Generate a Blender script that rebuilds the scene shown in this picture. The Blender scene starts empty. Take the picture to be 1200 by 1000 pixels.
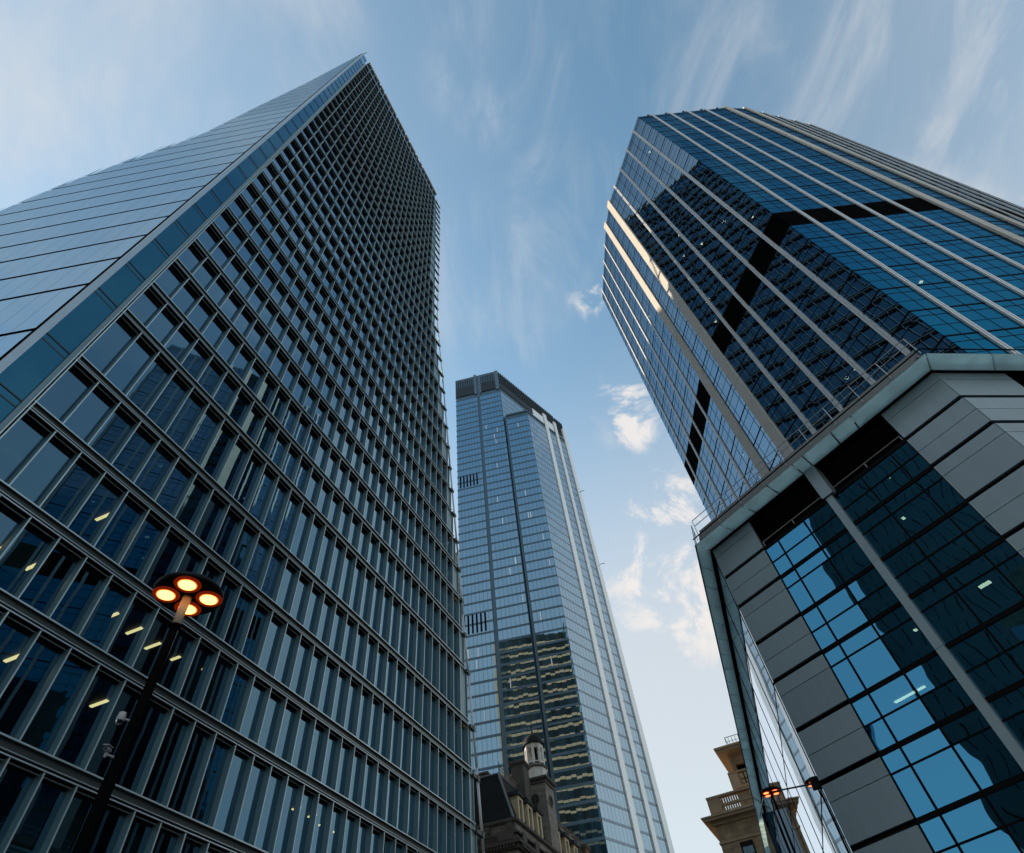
import bpy, math, random
from mathutils import Vector, Matrix, noise
random.seed(7)
R = math.radians
C = bpy.context.scene.collection
GROUND = -1.6            # the camera is the origin, eye height 1.6 m above the pavement

# ------------------------------------------------------------------ helpers
def V2(az, d): return Vector((math.sin(R(az)) * d, math.cos(R(az)) * d))

class MB:
    """collects faces for one mesh"""
    def __init__(s): s.v = []; s.f = []; s.m = []
    def poly(s, pts, m=0):
        i = len(s.v); s.v += [tuple(p) for p in pts]; s.f.append(tuple(range(i, i + len(pts)))); s.m.append(m)
    def hexa(s, p, m=0):
        i = len(s.v); s.v += [tuple(q) for q in p]
        for f in ((0, 3, 2, 1), (4, 5, 6, 7), (0, 1, 5, 4), (1, 2, 6, 5), (2, 3, 7, 6), (3, 0, 4, 7)):
            s.f.append(tuple(i + k for k in f)); s.m.append(m)
    def box(s, x0, x1, y0, y1, z0, z1, m=0):
        s.hexa([(x0, y0, z0), (x1, y0, z0), (x1, y1, z0), (x0, y1, z0), (x0, y0, z1), (x1, y0, z1), (x1, y1, z1), (x0, y1, z1)], m)
    def prism(s, pl, z0, z1, m=0, top=None):
        n = len(pl); i = len(s.v); tp = top or pl
        s.v += [(p[0], p[1], z0) for p in pl] + [(p[0], p[1], z1) for p in tp]
        s.f.append(tuple(i + k for k in reversed(range(n)))); s.m.append(m)
        s.f.append(tuple(i + n + k for k in range(n))); s.m.append(m)
        for k in range(n):
            j = (k + 1) % n; s.f.append((i + k, i + j, i + n + j, i + n + k)); s.m.append(m)
    def tube(s, p, q, r0, r1=None, n=8, m=0):
        p = Vector(p); q = Vector(q); r1 = r0 if r1 is None else r1
        a = (q - p).normalized(); b = a.orthogonal().normalized(); c = a.cross(b); i = len(s.v)
        for (o, r) in ((p, r0), (q, r1)):
            for k in range(n):
                t = 2 * math.pi * k / n; s.v.append(tuple(o + (b * math.cos(t) + c * math.sin(t)) * r))
        for k in range(n):
            j = (k + 1) % n; s.f.append((i + k, i + j, i + n + j, i + n + k)); s.m.append(m)
        s.f.append(tuple(i + k for k in reversed(range(n)))); s.m.append(m)
        s.f.append(tuple(i + n + k for k in range(n))); s.m.append(m)
    def lathe(s, c, prof, n=24, m=0):
        """prof: list of (r, z) revolved round the vertical through c"""
        i = len(s.v); k = len(prof)
        for t in range(n):
            a = 2 * math.pi * t / n
            for (r, z) in prof: s.v.append((c[0] + r * math.cos(a), c[1] + r * math.sin(a), z))
        for t in range(n):
            u = (t + 1) % n
            for j in range(k - 1):
                s.f.append((i + t * k + j, i + u * k + j, i + u * k + j + 1, i + t * k + j + 1)); s.m.append(m)
    def build(s, name, mats, parent=None, smooth=False):
        me = bpy.data.meshes.new(name); me.from_pydata(s.v, [], s.f)
        for m in (mats if isinstance(mats, (list, tuple)) else [mats]): me.materials.append(m)
        if len(me.materials) > 1: me.polygons.foreach_set('material_index', s.m)
        if smooth: me.polygons.foreach_set('use_smooth', [True] * len(me.polygons))
        me.update()
        o = bpy.data.objects.new(name, me); C.objects.link(o)
        if parent is not None: o.parent = parent
        return o

class Fr:
    """a vertical facade: u along it, o outwards, z up"""
    def __init__(s, P, Q, inside):
        s.P = Vector(P[:2]); s.d = (Vector(Q[:2]) - s.P); s.L = s.d.length; s.d.normalize()
        s.n = Vector((s.d.y, -s.d.x))
        if (Vector(inside[:2]) - s.P).dot(s.n) > 0: s.n = -s.n
    def p(s, u, z, o=0.0):
        q = s.P + s.d * u + s.n * o; return (q.x, q.y, z)
    def box(s, mb, u0, u1, z0, z1, o0, o1, m=0):
        mb.hexa([s.p(u0, z0, o0), s.p(u1, z0, o0), s.p(u1, z0, o1), s.p(u0, z0, o1),
                 s.p(u0, z1, o0), s.p(u1, z1, o0), s.p(u1, z1, o1), s.p(u0, z1, o1)], m)
    def quad(s, mb, u0, u1, z0, z1, o=0.0, m=0):
        mb.poly([s.p(u0, z0, o), s.p(u1, z0, o), s.p(u1, z1, o), s.p(u0, z1, o)], m)

def empty(name, label, cat, loc=(0, 0, 0), group=None):
    o = bpy.data.objects.new(name, None); C.objects.link(o); o.location = loc
    o['label'] = label; o['category'] = cat
    if group: o['group'] = group
    return o
def struct(o): o['kind'] = 'structure'; return o
def stuff(o): o['kind'] = 'stuff'; return o

# camera frame, measured from the vanishing points of the photograph (rows: right, forward, up)
CM = Matrix(((0.9898353991156716, 0.14221772975799876, 0.0),
             (0.11299441475863639, -0.7864411267201095, -0.6072418105141955),
             (-0.08636055170546575, 0.6010694398700417, -0.794517075690285)))
F_PX = 690.0
def shown(pts):
    """how large a pane shows from the camera (only used to choose which repeats become single parts)"""
    q = []
    for p in pts:
        c = CM.transposed() @ Vector(p)
        if c.z > -0.5: return 0.0
        x = 600 + F_PX * c.x / -c.z; y = 500 - F_PX * c.y / -c.z
        q.append((x, y))
    cx = sum(a for a, b in q) / len(q); cy = sum(b for a, b in q) / len(q)
    if not (-20 < cx < 1220 and -20 < cy < 1020): return 0.0
    a = 0.0
    for i in range(len(q)):
        x0, y0 = q[i]; x1, y1 = q[(i + 1) % len(q)]; a += x0 * y1 - x1 * y0
    return abs(a) / 2

def repeats(items, name, mats, parent, limit=100, extra=None):
    """items: list of (size, fn(mb)); the `limit` largest become parts, the rest one stuff part"""
    items = sorted(items, key=lambda t: -t[0])
    for (a, fn) in items[:limit]:
        mb = MB(); fn(mb); o = mb.build(name, mats, parent)
        if extra: extra(o)
    if len(items) > limit:
        mb = MB()
        for (a, fn) in items[limit:]: fn(mb)
        stuff(mb.build(name, mats, parent))

# ------------------------------------------------------------------ materials
def nodes(name):
    m = bpy.data.materials.new(name); m.use_nodes = True; t = m.node_tree; t.nodes.clear()
    out = t.nodes.new('ShaderNodeOutputMaterial'); return m, t, out
def N(t, typ, **kw):
    n = t.nodes.new(typ)
    for k, v in kw.items():
        if k in n.inputs: n.inputs[k].default_value = v
        else: setattr(n, k, v)
    return n
def math_(t, op, a, b=None, clamp=False):
    n = t.nodes.new('ShaderNodeMath'); n.operation = op; n.use_clamp = clamp
    for i, x in enumerate((a, b)):
        if x is None: continue
        if isinstance(x, (int, float)): n.inputs[i].default_value = x
        else: t.links.new(x, n.inputs[i])
    return n.outputs[0]

def solid(name, col, rough=0.5, metal=0.0, var=0.15, scale=0.6, bump=0.0, spec=0.5, streak=0.0, grain=0.0):
    """a painted or mineral surface with blotchy variation, rain streaks and optional grain"""
    m, t, out = nodes(name); L = t.links
    b = t.nodes.new('ShaderNodeBsdfPrincipled'); L.new(b.outputs[0], out.inputs[0])
    b.inputs['Roughness'].default_value = rough; b.inputs['Metallic'].default_value = metal
    b.inputs['Specular IOR Level'].default_value = spec
    g = t.nodes.new('ShaderNodeNewGeometry')
    nz = N(t, 'ShaderNodeTexNoise', Scale=scale, Detail=6.0, Roughness=0.6); L.new(g.outputs['Position'], nz.inputs['Vector'])
    f = math_(t, 'MULTIPLY', math_(t, 'SUBTRACT', nz.outputs[0], 0.5), var * 2)
    if streak:
        mp = N(t, 'ShaderNodeMapping'); mp.inputs['Scale'].default_value = (3.0, 3.0, 0.12); L.new(g.outputs['Position'], mp.inputs['Vector'])
        n2 = N(t, 'ShaderNodeTexNoise', Scale=1.0, Detail=4.0); L.new(mp.outputs[0], n2.inputs['Vector'])
        f = math_(t, 'ADD', f, math_(t, 'MULTIPLY', math_(t, 'SUBTRACT', n2.outputs[0], 0.5), streak * 2))
    if grain:
        n3 = N(t, 'ShaderNodeTexNoise', Scale=14.0, Detail=3.0); L.new(g.outputs['Position'], n3.inputs['Vector'])
        f = math_(t, 'ADD', f, math_(t, 'MULTIPLY', math_(t, 'SUBTRACT', n3.outputs[0], 0.5), grain * 2))
    rp = math_(t, 'SUBTRACT', math_(t, 'FRACT', math_(t, 'ADD', g.outputs['Random Per Island'], obj_random(t))), 0.5)
    f = math_(t, 'ADD', f, math_(t, 'MULTIPLY', rp, var))
    f = math_(t, 'MAXIMUM', math_(t, 'ADD', f, 1.0), 0.1)
    c = N(t, 'ShaderNodeMix', data_type='RGBA', blend_type='MULTIPLY'); c.inputs[0].default_value = 1
    c.inputs[6].default_value = (*col, 1)
    cc = t.nodes.new('ShaderNodeCombineColor')
    for i in range(3): L.new(f, cc.inputs[i])
    L.new(cc.outputs[0], c.inputs[7]); L.new(c.outputs[2], b.inputs['Base Color'])
    if bump:
        bp = N(t, 'ShaderNodeBump', Strength=bump, Distance=0.02); n4 = N(t, 'ShaderNodeTexNoise', Scale=9.0, Detail=5.0)
        L.new(g.outputs['Position'], n4.inputs['Vector']); L.new(n4.outputs[0], bp.inputs['Height']); L.new(bp.outputs[0], b.inputs['Normal'])
    return m
def obj_random(t):
    return t.nodes.new('ShaderNodeObjectInfo').outputs['Random']

def masonry(name, col, bw, bh, mort=0.03, var=0.2, dark=0.5, rough=0.85):
    """ashlar: brick courses mapped on the wall's own horizontal run and height"""
    m, t, out = nodes(name); L = t.links
    b = t.nodes.new('ShaderNodeBsdfPrincipled'); L.new(b.outputs[0], out.inputs[0]); b.inputs['Roughness'].default_value = rough
    g = t.nodes.new('ShaderNodeNewGeometry')
    # run along the wall = position . (normal rotated a quarter turn)
    sx = t.nodes.new('ShaderNodeSeparateXYZ'); L.new(g.outputs['True Normal'], sx.inputs[0])
    sp = t.nodes.new('ShaderNodeSeparateXYZ'); L.new(g.outputs['Position'], sp.inputs[0])
    run = math_(t, 'SUBTRACT', math_(t, 'MULTIPLY', sp.outputs[0], sx.outputs[1]), math_(t, 'MULTIPLY', sp.outputs[1], sx.outputs[0]))
    cx = t.nodes.new('ShaderNodeCombineXYZ'); L.new(run, cx.inputs[0]); L.new(sp.outputs[2], cx.inputs[1])
    br = N(t, 'ShaderNodeTexBrick', Scale=1.0); br.inputs['Brick Width'].default_value = bw; br.inputs['Row Height'].default_value = bh
    br.inputs['Mortar Size'].default_value = mort; br.inputs['Mortar Smooth'].default_value = 0.3
    br.inputs['Color1'].default_value = (*[c * (1 - var) for c in col], 1); br.inputs['Color2'].default_value = (*[c * (1 + var) for c in col], 1)
    br.inputs['Mortar'].default_value = (*[c * dark for c in col], 1); L.new(cx.outputs[0], br.inputs['Vector'])
    nz = N(t, 'ShaderNodeTexNoise', Scale=0.7, Detail=8.0, Roughness=0.7); L.new(g.outputs['Position'], nz.inputs['Vector'])
    cr = N(t, 'ShaderNodeMapRange'); L.new(nz.outputs[0], cr.inputs[0]); cr.inputs[1].default_value = 0.3; cr.inputs[2].default_value = 0.7
    cr.inputs[3].default_value = 0.6; cr.inputs[4].default_value = 1.25
    c = N(t, 'ShaderNodeMix', data_type='RGBA', blend_type='MULTIPLY'); c.inputs[0].default_value = 1
    L.new(br.outputs[0], c.inputs[6]); cc = t.nodes.new('ShaderNodeCombineColor')
    for i in range(3): L.new(cr.outputs[0], cc.inputs[i])
    L.new(cc.outputs[0], c.inputs[7]); L.new(c.outputs[2], b.inputs['Base Color'])
    bp = N(t, 'ShaderNodeBump', Strength=0.5, Distance=0.03); L.new(br.outputs['Fac'], bp.inputs['Height']); bp.invert = True
    L.new(bp.outputs[0], b.inputs['Normal'])
    return m

def glass(name, tint, base, see=0.0, ior=1.6, lo=0.1, gain=1.0, tilt=0.006, wave=0.004, wscale=0.8, rough=0.01, through=(0.4, 0.5, 0.5), glance=0.0, clear=1.1):
    """coated facade glass: a tinted mirror by Fresnel over a dark body one can partly see through; every pane sits a touch out of true"""
    m, t, out = nodes(name); L = t.links
    g = t.nodes.new('ShaderNodeNewGeometry')
    rnd = math_(t, 'FRACT', math_(t, 'ADD', g.outputs['Random Per Island'], obj_random(t)))
    wn = t.nodes.new('ShaderNodeTexWhiteNoise'); wn.noise_dimensions = '1D'; L.new(math_(t, 'MULTIPLY', rnd, 917.0), wn.inputs['W'])
    def vm(op, a, b=None, s=None):
        n = t.nodes.new('ShaderNodeVectorMath'); n.operation = op
        for i, x in enumerate((a, b)):
            if x is None: continue
            if isinstance(x, tuple): n.inputs[i].default_value = x
            else: L.new(x, n.inputs[i])
        if s is not None: n.inputs['Scale'].default_value = s
        return n.outputs[0]
    v = vm('SCALE', vm('SUBTRACT', wn.outputs['Color'], (0.5, 0.5, 0.5)), s=tilt * 2)
    off = vm('ADD', g.outputs['Position'], vm('SCALE', wn.outputs['Color'], s=6.0))
    nz = N(t, 'ShaderNodeTexNoise', Scale=wscale, Detail=1.5); L.new(off, nz.inputs['Vector'])
    w = vm('SCALE', vm('SUBTRACT', nz.outputs['Color'], (0.5, 0.5, 0.5)), s=wave * 2)
    nrm = vm('NORMALIZE', vm('ADD', vm('ADD', g.outputs['Normal'], v), w))
    fr = N(t, 'ShaderNodeFresnel', IOR=ior); L.new(nrm, fr.inputs['Normal'])
    fac = math_(t, 'ADD', math_(t, 'MULTIPLY', fr.outputs[0], gain), lo, clamp=True)
    if glance:
        lw = N(t, 'ShaderNodeLayerWeight', Blend=0.5); L.new(nrm, lw.inputs['Normal'])
        fac = math_(t, 'ADD', fac, math_(t, 'MULTIPLY', math_(t, 'POWER', lw.outputs['Facing'], 2.0), glance), clamp=True)
    gl = N(t, 'ShaderNodeBsdfGlossy', Roughness=rough); L.new(nrm, gl.inputs['Normal'])
    # the coating's tint fades to clear at a glancing angle
    tm = N(t, 'ShaderNodeMix', data_type='RGBA'); tm.inputs[6].default_value = (*tint, 1); tm.inputs[7].default_value = (0.92, 0.95, 1, 1)
    L.new(math_(t, 'MULTIPLY', math_(t, 'SUBTRACT', fr.outputs[0], .10), clear, clamp=True) if not glance else math_(t, 'MULTIPLY', fac, .55, clamp=True), tm.inputs[0]); L.new(tm.outputs[2], gl.inputs['Color'])
    df = t.nodes.new('ShaderNodeBsdfDiffuse')
    bm = N(t, 'ShaderNodeMix', data_type='RGBA'); bm.inputs[6].default_value = (*[c * 0.5 for c in base], 1); bm.inputs[7].default_value = (*[c * 1.5 for c in base], 1)
    L.new(wn.outputs['Value'], bm.inputs[0]); L.new(bm.outputs[2], df.inputs['Color'])
    body = df.outputs[0]
    if see:
        tr = N(t, 'ShaderNodeBsdfTransparent'); tr.inputs[0].default_value = (*through, 1)
        mx = t.nodes.new('ShaderNodeMixShader'); mx.inputs[0].default_value = see
        L.new(df.outputs[0], mx.inputs[1]); L.new(tr.outputs[0], mx.inputs[2]); body = mx.outputs[0]
    mx = t.nodes.new('ShaderNodeMixShader'); L.new(fac, mx.inputs[0]); L.new(body, mx.inputs[1]); L.new(gl.outputs[0], mx.inputs[2])
    L.new(mx.outputs[0], out.inputs[0])
    return m

def lamp_mat(name, col, strength):
    m, t, out = nodes(name); e = N(t, 'ShaderNodeEmission', Strength=strength); e.inputs[0].default_value = (*col, 1)
    t.links.new(e.outputs[0], out.inputs[0]); return m

M = {}
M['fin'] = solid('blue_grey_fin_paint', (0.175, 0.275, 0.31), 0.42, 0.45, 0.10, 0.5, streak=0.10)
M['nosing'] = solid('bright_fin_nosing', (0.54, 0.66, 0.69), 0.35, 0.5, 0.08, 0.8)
M['band'] = solid('dark_spandrel_metal', (0.055, 0.07, 0.072), 0.5, 0.3, 0.2, 0.7)
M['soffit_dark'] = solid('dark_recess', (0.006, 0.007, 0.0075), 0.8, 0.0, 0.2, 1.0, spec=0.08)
M['glass_front'] = glass('fin_tower_window', (0.18, 0.51, 0.75), (0.003, 0.006, 0.007), 0.72, 1.5, 0.165, 0.3, 0.0025, 0.0015, 0.7, through=(0.38, 0.50, 0.49), glance=0.75)
M['glass_strip'] = glass('corner_strip_glass', (0.12, 0.48, 0.72), (0.006, 0.016, 0.026), 0.0, 1.7, 0.16, 1.0, 0.004, 0.003, 0.5)
M['glass_left'] = glass('clad_side_glass', (0.20, 0.50, 0.70), (0.025, 0.075, 0.10), 0.0, 1.6, 0.20, 0.45, 0.008, 0.004, 0.3, rough=0.05, clear=0.5)
M['rear_glass'] = glass('rear_window_glass', (0.5, 0.52, 0.45), (0.03, 0.028, 0.02), 0.0, 1.5, 0.06, 0.6, 0.01, 0.008, 0.5)
M['trim'] = solid('pale_corner_trim', (0.38, 0.48, 0.55), 0.35, 0.5, 0.08, 0.4)
M['slab'] = solid('ceiling_tile', (0.045, 0.048, 0.05), 0.8, 0, 0.3, 0.4)
M['core'] = solid('dark_core_wall', (0.02, 0.024, 0.026), 0.8, 0, 0.4, 0.15)
M['blind'] = solid('drawn_blind', (0.10, 0.16, 0.17), 0.8, 0, 0.5, 0.5)
M['tube_light'] = lamp_mat('warm_ceiling_tube', (1.0, 0.72, 0.34), 1.6)
M['cool_light'] = lamp_mat('pale_ceiling_tube', (1.0, 0.85, 0.65), 3.0)
M['far_light'] = lamp_mat('warm_far_lamp', (1.0, 0.78, 0.5), 14.0)
M['spandrel_sunlit'] = solid('sun_glare_spandrel', (0.95, 0.62, 0.34), 0.5, 0, 0.10, 0.3)  # warm sun glare on the rear bands, carried by their base colour
M['pole_black'] = solid('black_pole_paint', (0.004, 0.004, 0.0045), 0.6, 0.0, 0.2, 2.0, spec=0.0)
M['pole'] = solid('white_edge_pole', (0.60, 0.66, 0.70), 0.35, 0.2, 0.06, 0.5)
M['brass'] = solid('brass_rail', (0.30, 0.22, 0.10), 0.4, 0.6, 0.4, 1.2)
M['roof'] = solid('roof_membrane', (0.12, 0.12, 0.12), 0.9)
# right tower
M['rt_glass'] = glass('blue_tower_window', (0.025, 0.33, 0.58), (0.003, 0.006, 0.008), 0.15, 1.5, 0.40, 0.05, 0.0035, 0.0022, 0.5, through=(0.16, 0.25, 0.27), clear=0.45)
M['rt_line'] = solid('black_glazing_bar', (0.007, 0.008, 0.009), 0.7, 0.0, 0.2, spec=0.06)
M['rt_fin'] = solid('silver_grey_fin', (0.72, 0.74, 0.75), 0.42, 0.25, 0.07, 0.3, streak=0.05)
M['rt_stone'] = solid('pale_stone_column', (0.56, 0.545, 0.515), 0.72, 0, 0.08, 0.35, streak=0.06, grain=0.04)
M['louvre'] = solid('black_plant_louvre', (0.003, 0.0035, 0.004), 0.9, spec=0.05)
# podium
M['panel'] = solid('grey_metal_cladding', (0.31, 0.385, 0.42), 0.42, 0.35, 0.11, 0.35, streak=0.10)
M['pod_glass'] = glass('podium_window', (0.10, 0.42, 0.70), (0.002, 0.009, 0.011), 0.5, 1.7, 0.42, 0.8, 0.012, 0.017, 0.5, through=(0.20, 0.38, 0.38))
M['pod_side'] = glass('podium_side_window', (0.8, 0.86, 0.9), (0.02, 0.03, 0.035), 0.0, 2.0, 0.6, 1.2, 0.003, 0.002, 0.5)
M['frost'] = glass('frosted_soffit_glass', (0.55, 0.72, 0.74), (0.15, 0.235, 0.24), 0.0, 1.5, 0.05, 0.8, 0.01, 0.01, 0.7, rough=0.25)
def frosted(name, col):
    m, t, out = nodes(name); L = t.links
    a = t.nodes.new('ShaderNodeBsdfTranslucent'); a.inputs[0].default_value = (*col, 1)
    b = t.nodes.new('ShaderNodeBsdfPrincipled'); b.inputs['Base Color'].default_value = (*[c * .6 for c in col], 1); b.inputs['Roughness'].default_value = .25
    g = t.nodes.new('ShaderNodeNewGeometry'); nz = N(t, 'ShaderNodeTexNoise', Scale=1.3, Detail=5.0); L.new(g.outputs['Position'], nz.inputs['Vector'])
    v = N(t, 'ShaderNodeMapRange'); L.new(nz.outputs[0], v.inputs[0]); v.inputs[1].default_value = .3; v.inputs[2].default_value = .7; v.inputs[3].default_value = .70; v.inputs[4].default_value = .92
    mx = t.nodes.new('ShaderNodeMixShader'); L.new(v.outputs[0], mx.inputs[0]); L.new(b.outputs[0], mx.inputs[1]); L.new(a.outputs[0], mx.inputs[2]); L.new(mx.outputs[0], out.inputs[0]); return m
M['frost'] = frosted('frosted_soffit_glass', (0.80, 0.95, 0.94))
M['rail'] = solid('galvanised_rail', (0.45, 0.46, 0.46), 0.4, 0.7, 0.1)
M['black'] = solid('black_joint', (0.005, 0.0055, 0.006), 0.8, spec=0.1)
M['ledge'] = solid('grey_ledge', (0.24, 0.25, 0.25), 0.6, 0.1, 0.1, 0.5, streak=0.08)
# centre tower
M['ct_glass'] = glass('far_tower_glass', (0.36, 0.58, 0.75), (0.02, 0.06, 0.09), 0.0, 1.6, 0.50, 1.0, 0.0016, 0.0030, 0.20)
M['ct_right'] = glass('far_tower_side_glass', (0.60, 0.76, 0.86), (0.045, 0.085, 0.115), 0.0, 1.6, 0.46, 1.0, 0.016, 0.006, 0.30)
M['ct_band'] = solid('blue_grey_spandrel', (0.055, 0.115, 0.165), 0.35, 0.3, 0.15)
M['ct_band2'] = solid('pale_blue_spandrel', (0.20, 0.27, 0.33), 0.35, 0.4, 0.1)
M['ct_groove'] = solid('dark_vertical_recess', (0.035, 0.055, 0.065), 0.6)
M['ct_white'] = solid('pale_tower_white', (0.84, 0.87, 0.88), 0.2, 0.2, 0.05, 0.1)
M['ct_crown2'] = solid('blue_crown_edge', (0.09, 0.15, 0.20), 0.4, 0.3, 0.1)
M['ct_crown'] = solid('grey_crown_louvre', (0.028, 0.042, 0.056), 0.6, 0.1, spec=0.2)
# stone
M['stone'] = masonry('weathered_limestone', (0.225, 0.215, 0.195), 1.2, 0.45, 0.02)
M['stone_dark'] = solid('sooty_stone_trim', (0.085, 0.08, 0.072), 0.9, 0, 0.35, 0.9, 0.4, streak=0.2, grain=0.1)
M['stone_tan'] = masonry('tan_ashlar', (0.36, 0.265, 0.17), 1.6, 0.62, 0.02, 0.12)
M['stone_trim'] = solid('tan_stone_trim', (0.36, 0.28, 0.19), 0.9, 0, 0.25, 0.7, 0.3, streak=0.15, grain=0.08)
M['cream'] = solid('cream_window_stone', (0.52, 0.44, 0.30), 0.8, 0, 0.2, 1.5, 0.2, grain=0.1)
M['white_paint'] = solid('grubby_white_paint', (0.66, 0.66, 0.64), 0.7, 0, 0.25, 1.5, 0.2, streak=0.2)
M['slate'] = solid('dark_roof_slate', (0.014, 0.018, 0.020), 0.8, 0, 0.35, 1.2, 0.3, spec=0.15)
M['lead'] = solid('lead_flashing', (0.14, 0.16, 0.18), 0.5, 0.2, 0.2)
M['iron'] = solid('black_ironwork', (0.005, 0.0055, 0.006), 0.6, spec=0.2)
M['brick'] = masonry('red_brick', (0.20, 0.095, 0.06), 0.5, 0.16, 0.02)
M['win_dark'] = glass('small_stone_window', (0.5, 0.7, 0.85), (0.006, 0.008, 0.01), 0.0, 1.6, 0.12, 1.0, 0.01, 0.01, 1.0)
M['win_sky'] = glass('polished_window', (0.55, 0.76, 0.95), (0.01, 0.02, 0.03), 0.0, 1.8, 0.90, 1.0, 0.01, 0.01, 1.0)
M['concrete'] = solid('concrete_frame', (0.30, 0.28, 0.25), 0.9, 0, 0.2, 0.2)
M['lamp_black'] = solid('black_lamp_paint', (0.004, 0.004, 0.0045), 0.55, 0.0, 0.2, 2.0, spec=0.2)
M['lens'] = lamp_mat('hot_sodium_lens', (1.0, 0.42, 0.10), 2.6)
M['lens_rim'] = lamp_mat('orange_lens_rim', (1.0, 0.16, 0.02), 0.8)
M['lens_red'] = lamp_mat('red_orange_lens', (1.0, 0.17, 0.05), 2.2)
M['bowl_glow'] = lamp_mat('painted_bowl_glow', (1.0, 0.07, 0.01), 0.07)  # emission stands in for lens light spilling onto the bowl
M['neck'] = solid('painted_glow_neck', (0.55, 0.42, 0.30), 0.6, 0, 0.1, 3.0)  # the lamp's orange glow is put into the neck's base colour
M['camera_white'] = solid('white_camera_housing', (0.36, 0.37, 0.39), 0.5, 0, 0.15)
M['twig'] = solid('bare_twig', (0.05, 0.035, 0.025), 0.9)
M['asphalt'] = solid('asphalt', (0.05, 0.05, 0.052), 0.9, 0, 0.2, 1.5, 0.4, grain=0.2)
M['paving'] = masonry('paving', (0.26, 0.25, 0.24), 0.9, 0.6, 0.02)

# ------------------------------------------------------------------ ground (below the picture)
mb = MB(); mb.poly([(-900, -900, GROUND - .12), (900, -900, GROUND - .12), (900, 1400, GROUND - .12), (-900, 1400, GROUND - .12)]); struct(mb.build('ground', M['asphalt']))
mb = MB(); d = V2(17.3, 1); n = Vector((d.y, -d.x))
def strip(a, b, w0, w1): return [Vector((-25.7, 12.9)) + d * a + n * w0, Vector((-25.7, 12.9)) + d * b + n * w0, Vector((-25.7, 12.9)) + d * b + n * w1, Vector((-25.7, 12.9)) + d * a + n * w1]
mb.prism(strip(-80, 75, 0.3, 22), GROUND - .116, GROUND); struct(mb.build('pavement', M['paving']))

# ------------------------------------------------------------------ dark finned tower
A = Vector((-25.7, 12.9)); AZ = 17.3; dF = V2(AZ, 1); dL = V2(-87.5, 1)
ZK = [-1.0, 3.2, 8.0, 12.92, 17.95, 22.35, 27.36, 32.3, 38.62, 43.26, 48.0] + [48.0 + 4.643 * i for i in range(1, 31)]
ZTOP = ZK[-1]; ZROOF = 194.6
UR = [(-2, 57), (20, 55.8), (32, 54.9), (46, 53.5), (55, 52), (62, 51), (76.5, 49.4), (88.6, 47.1), (101, 45.1), (109, 43.9), (120, 43.4), (144, 42.9), (177, 42.2), (196, 41.6)]
WL = [(-2, 44), (40, 35), (69, 25.7), (78, 23.7), (87.4, 19.0), (97, 13.0), (118, 10.2), (142, 6.2), (180, 2.0), (196, 0.6)]
def interp(tab, z):
    for (a, va), (b, vb) in zip(tab, tab[1:]):
        if z <= b: return va + (vb - va) * max(0, (z - a)) / (b - a)
    return tab[-1][1]
INS = A + dF * 20 + V2(AZ - 90, 10)
FF = Fr(A, A + dF * 50, INS); FL = Fr(A, A + dL * 40, INS)
LT = empty('office_tower', 'dark tower covered in a close grid of blue grey fins with a smooth glazed side', 'office tower', (A.x, A.y, GROUND))
def part(mb, name, mats, **kw):
    o = mb.build(name, mats, None, **kw); o.parent = LT; o.matrix_parent_inverse = Matrix.Translation((-A.x, -A.y, -GROUND)); return o
class Under:                       # parent that keeps world coordinates
    pass
def adopt(o, parent):
    o.parent = parent; o.matrix_parent_inverse = Matrix.Translation(parent.location).inverted() if parent.type == 'EMPTY' else parent.matrix_basis.inverted(); return o
_b = MB.build
def build2(self, name, mats, parent=None, smooth=False):
    o = _b(self, name, mats, None, smooth)
    if parent is not None: adopt(o, parent)
    return o
MB.build = build2

wins, fins = [], []
GO = -0.46
for k in range(len(ZK) - 1):
    z0 = ZK[k] + 0.67; z1 = ZK[k + 1]; zm = (z0 + z1) / 2
    ur = interp(UR, zm); nb = int((ur - 2.4 - 0.5) / 1.68)
    for j in range(nb):
        u0 = 2.4 + 1.68 * j; u1 = u0 + 1.68
        def fw(mb, u0=u0, u1=u1, z0=z0, z1=z1): FF.quad(mb, u0 + .06, u1 - .06, z0 - .02, z1 + .3, GO)
        wins.append((shown([FF.p(u0, z0, GO), FF.p(u1, z0, GO), FF.p(u1, z1, GO), FF.p(u0, z1, GO)]), fw))
    for j in range(nb + 1):
        u0 = 2.4 + 1.68 * j
        def ff(mb, u0=u0, z0=z0, z1=z1):
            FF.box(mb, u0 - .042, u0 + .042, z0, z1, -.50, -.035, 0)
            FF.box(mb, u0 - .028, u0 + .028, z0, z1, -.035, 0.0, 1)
        fins.append((shown([FF.p(u0, z0, -.5), FF.p(u0, z0, 0), FF.p(u0, z1, 0), FF.p(u0, z1, -.5)]), ff))
    # the ragged end of the row: a closing panel up to the leaning edge
    ue = 2.4 + 1.68 * nb
    mb = MB(); FF.box(mb, ue + .06, ur, z0 - .6, z1, -.62, -.12, 0); FF.box(mb, ur - .12, ur, z0 - .6, z1, -.12, .02, 0)
    mb.build('edge_panel', [M['fin']], LT)
repeats(wins, 'window', M['glass_front'], LT)
repeats(fins, 'fin', [M['fin'], M['nosing']], LT)
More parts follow.
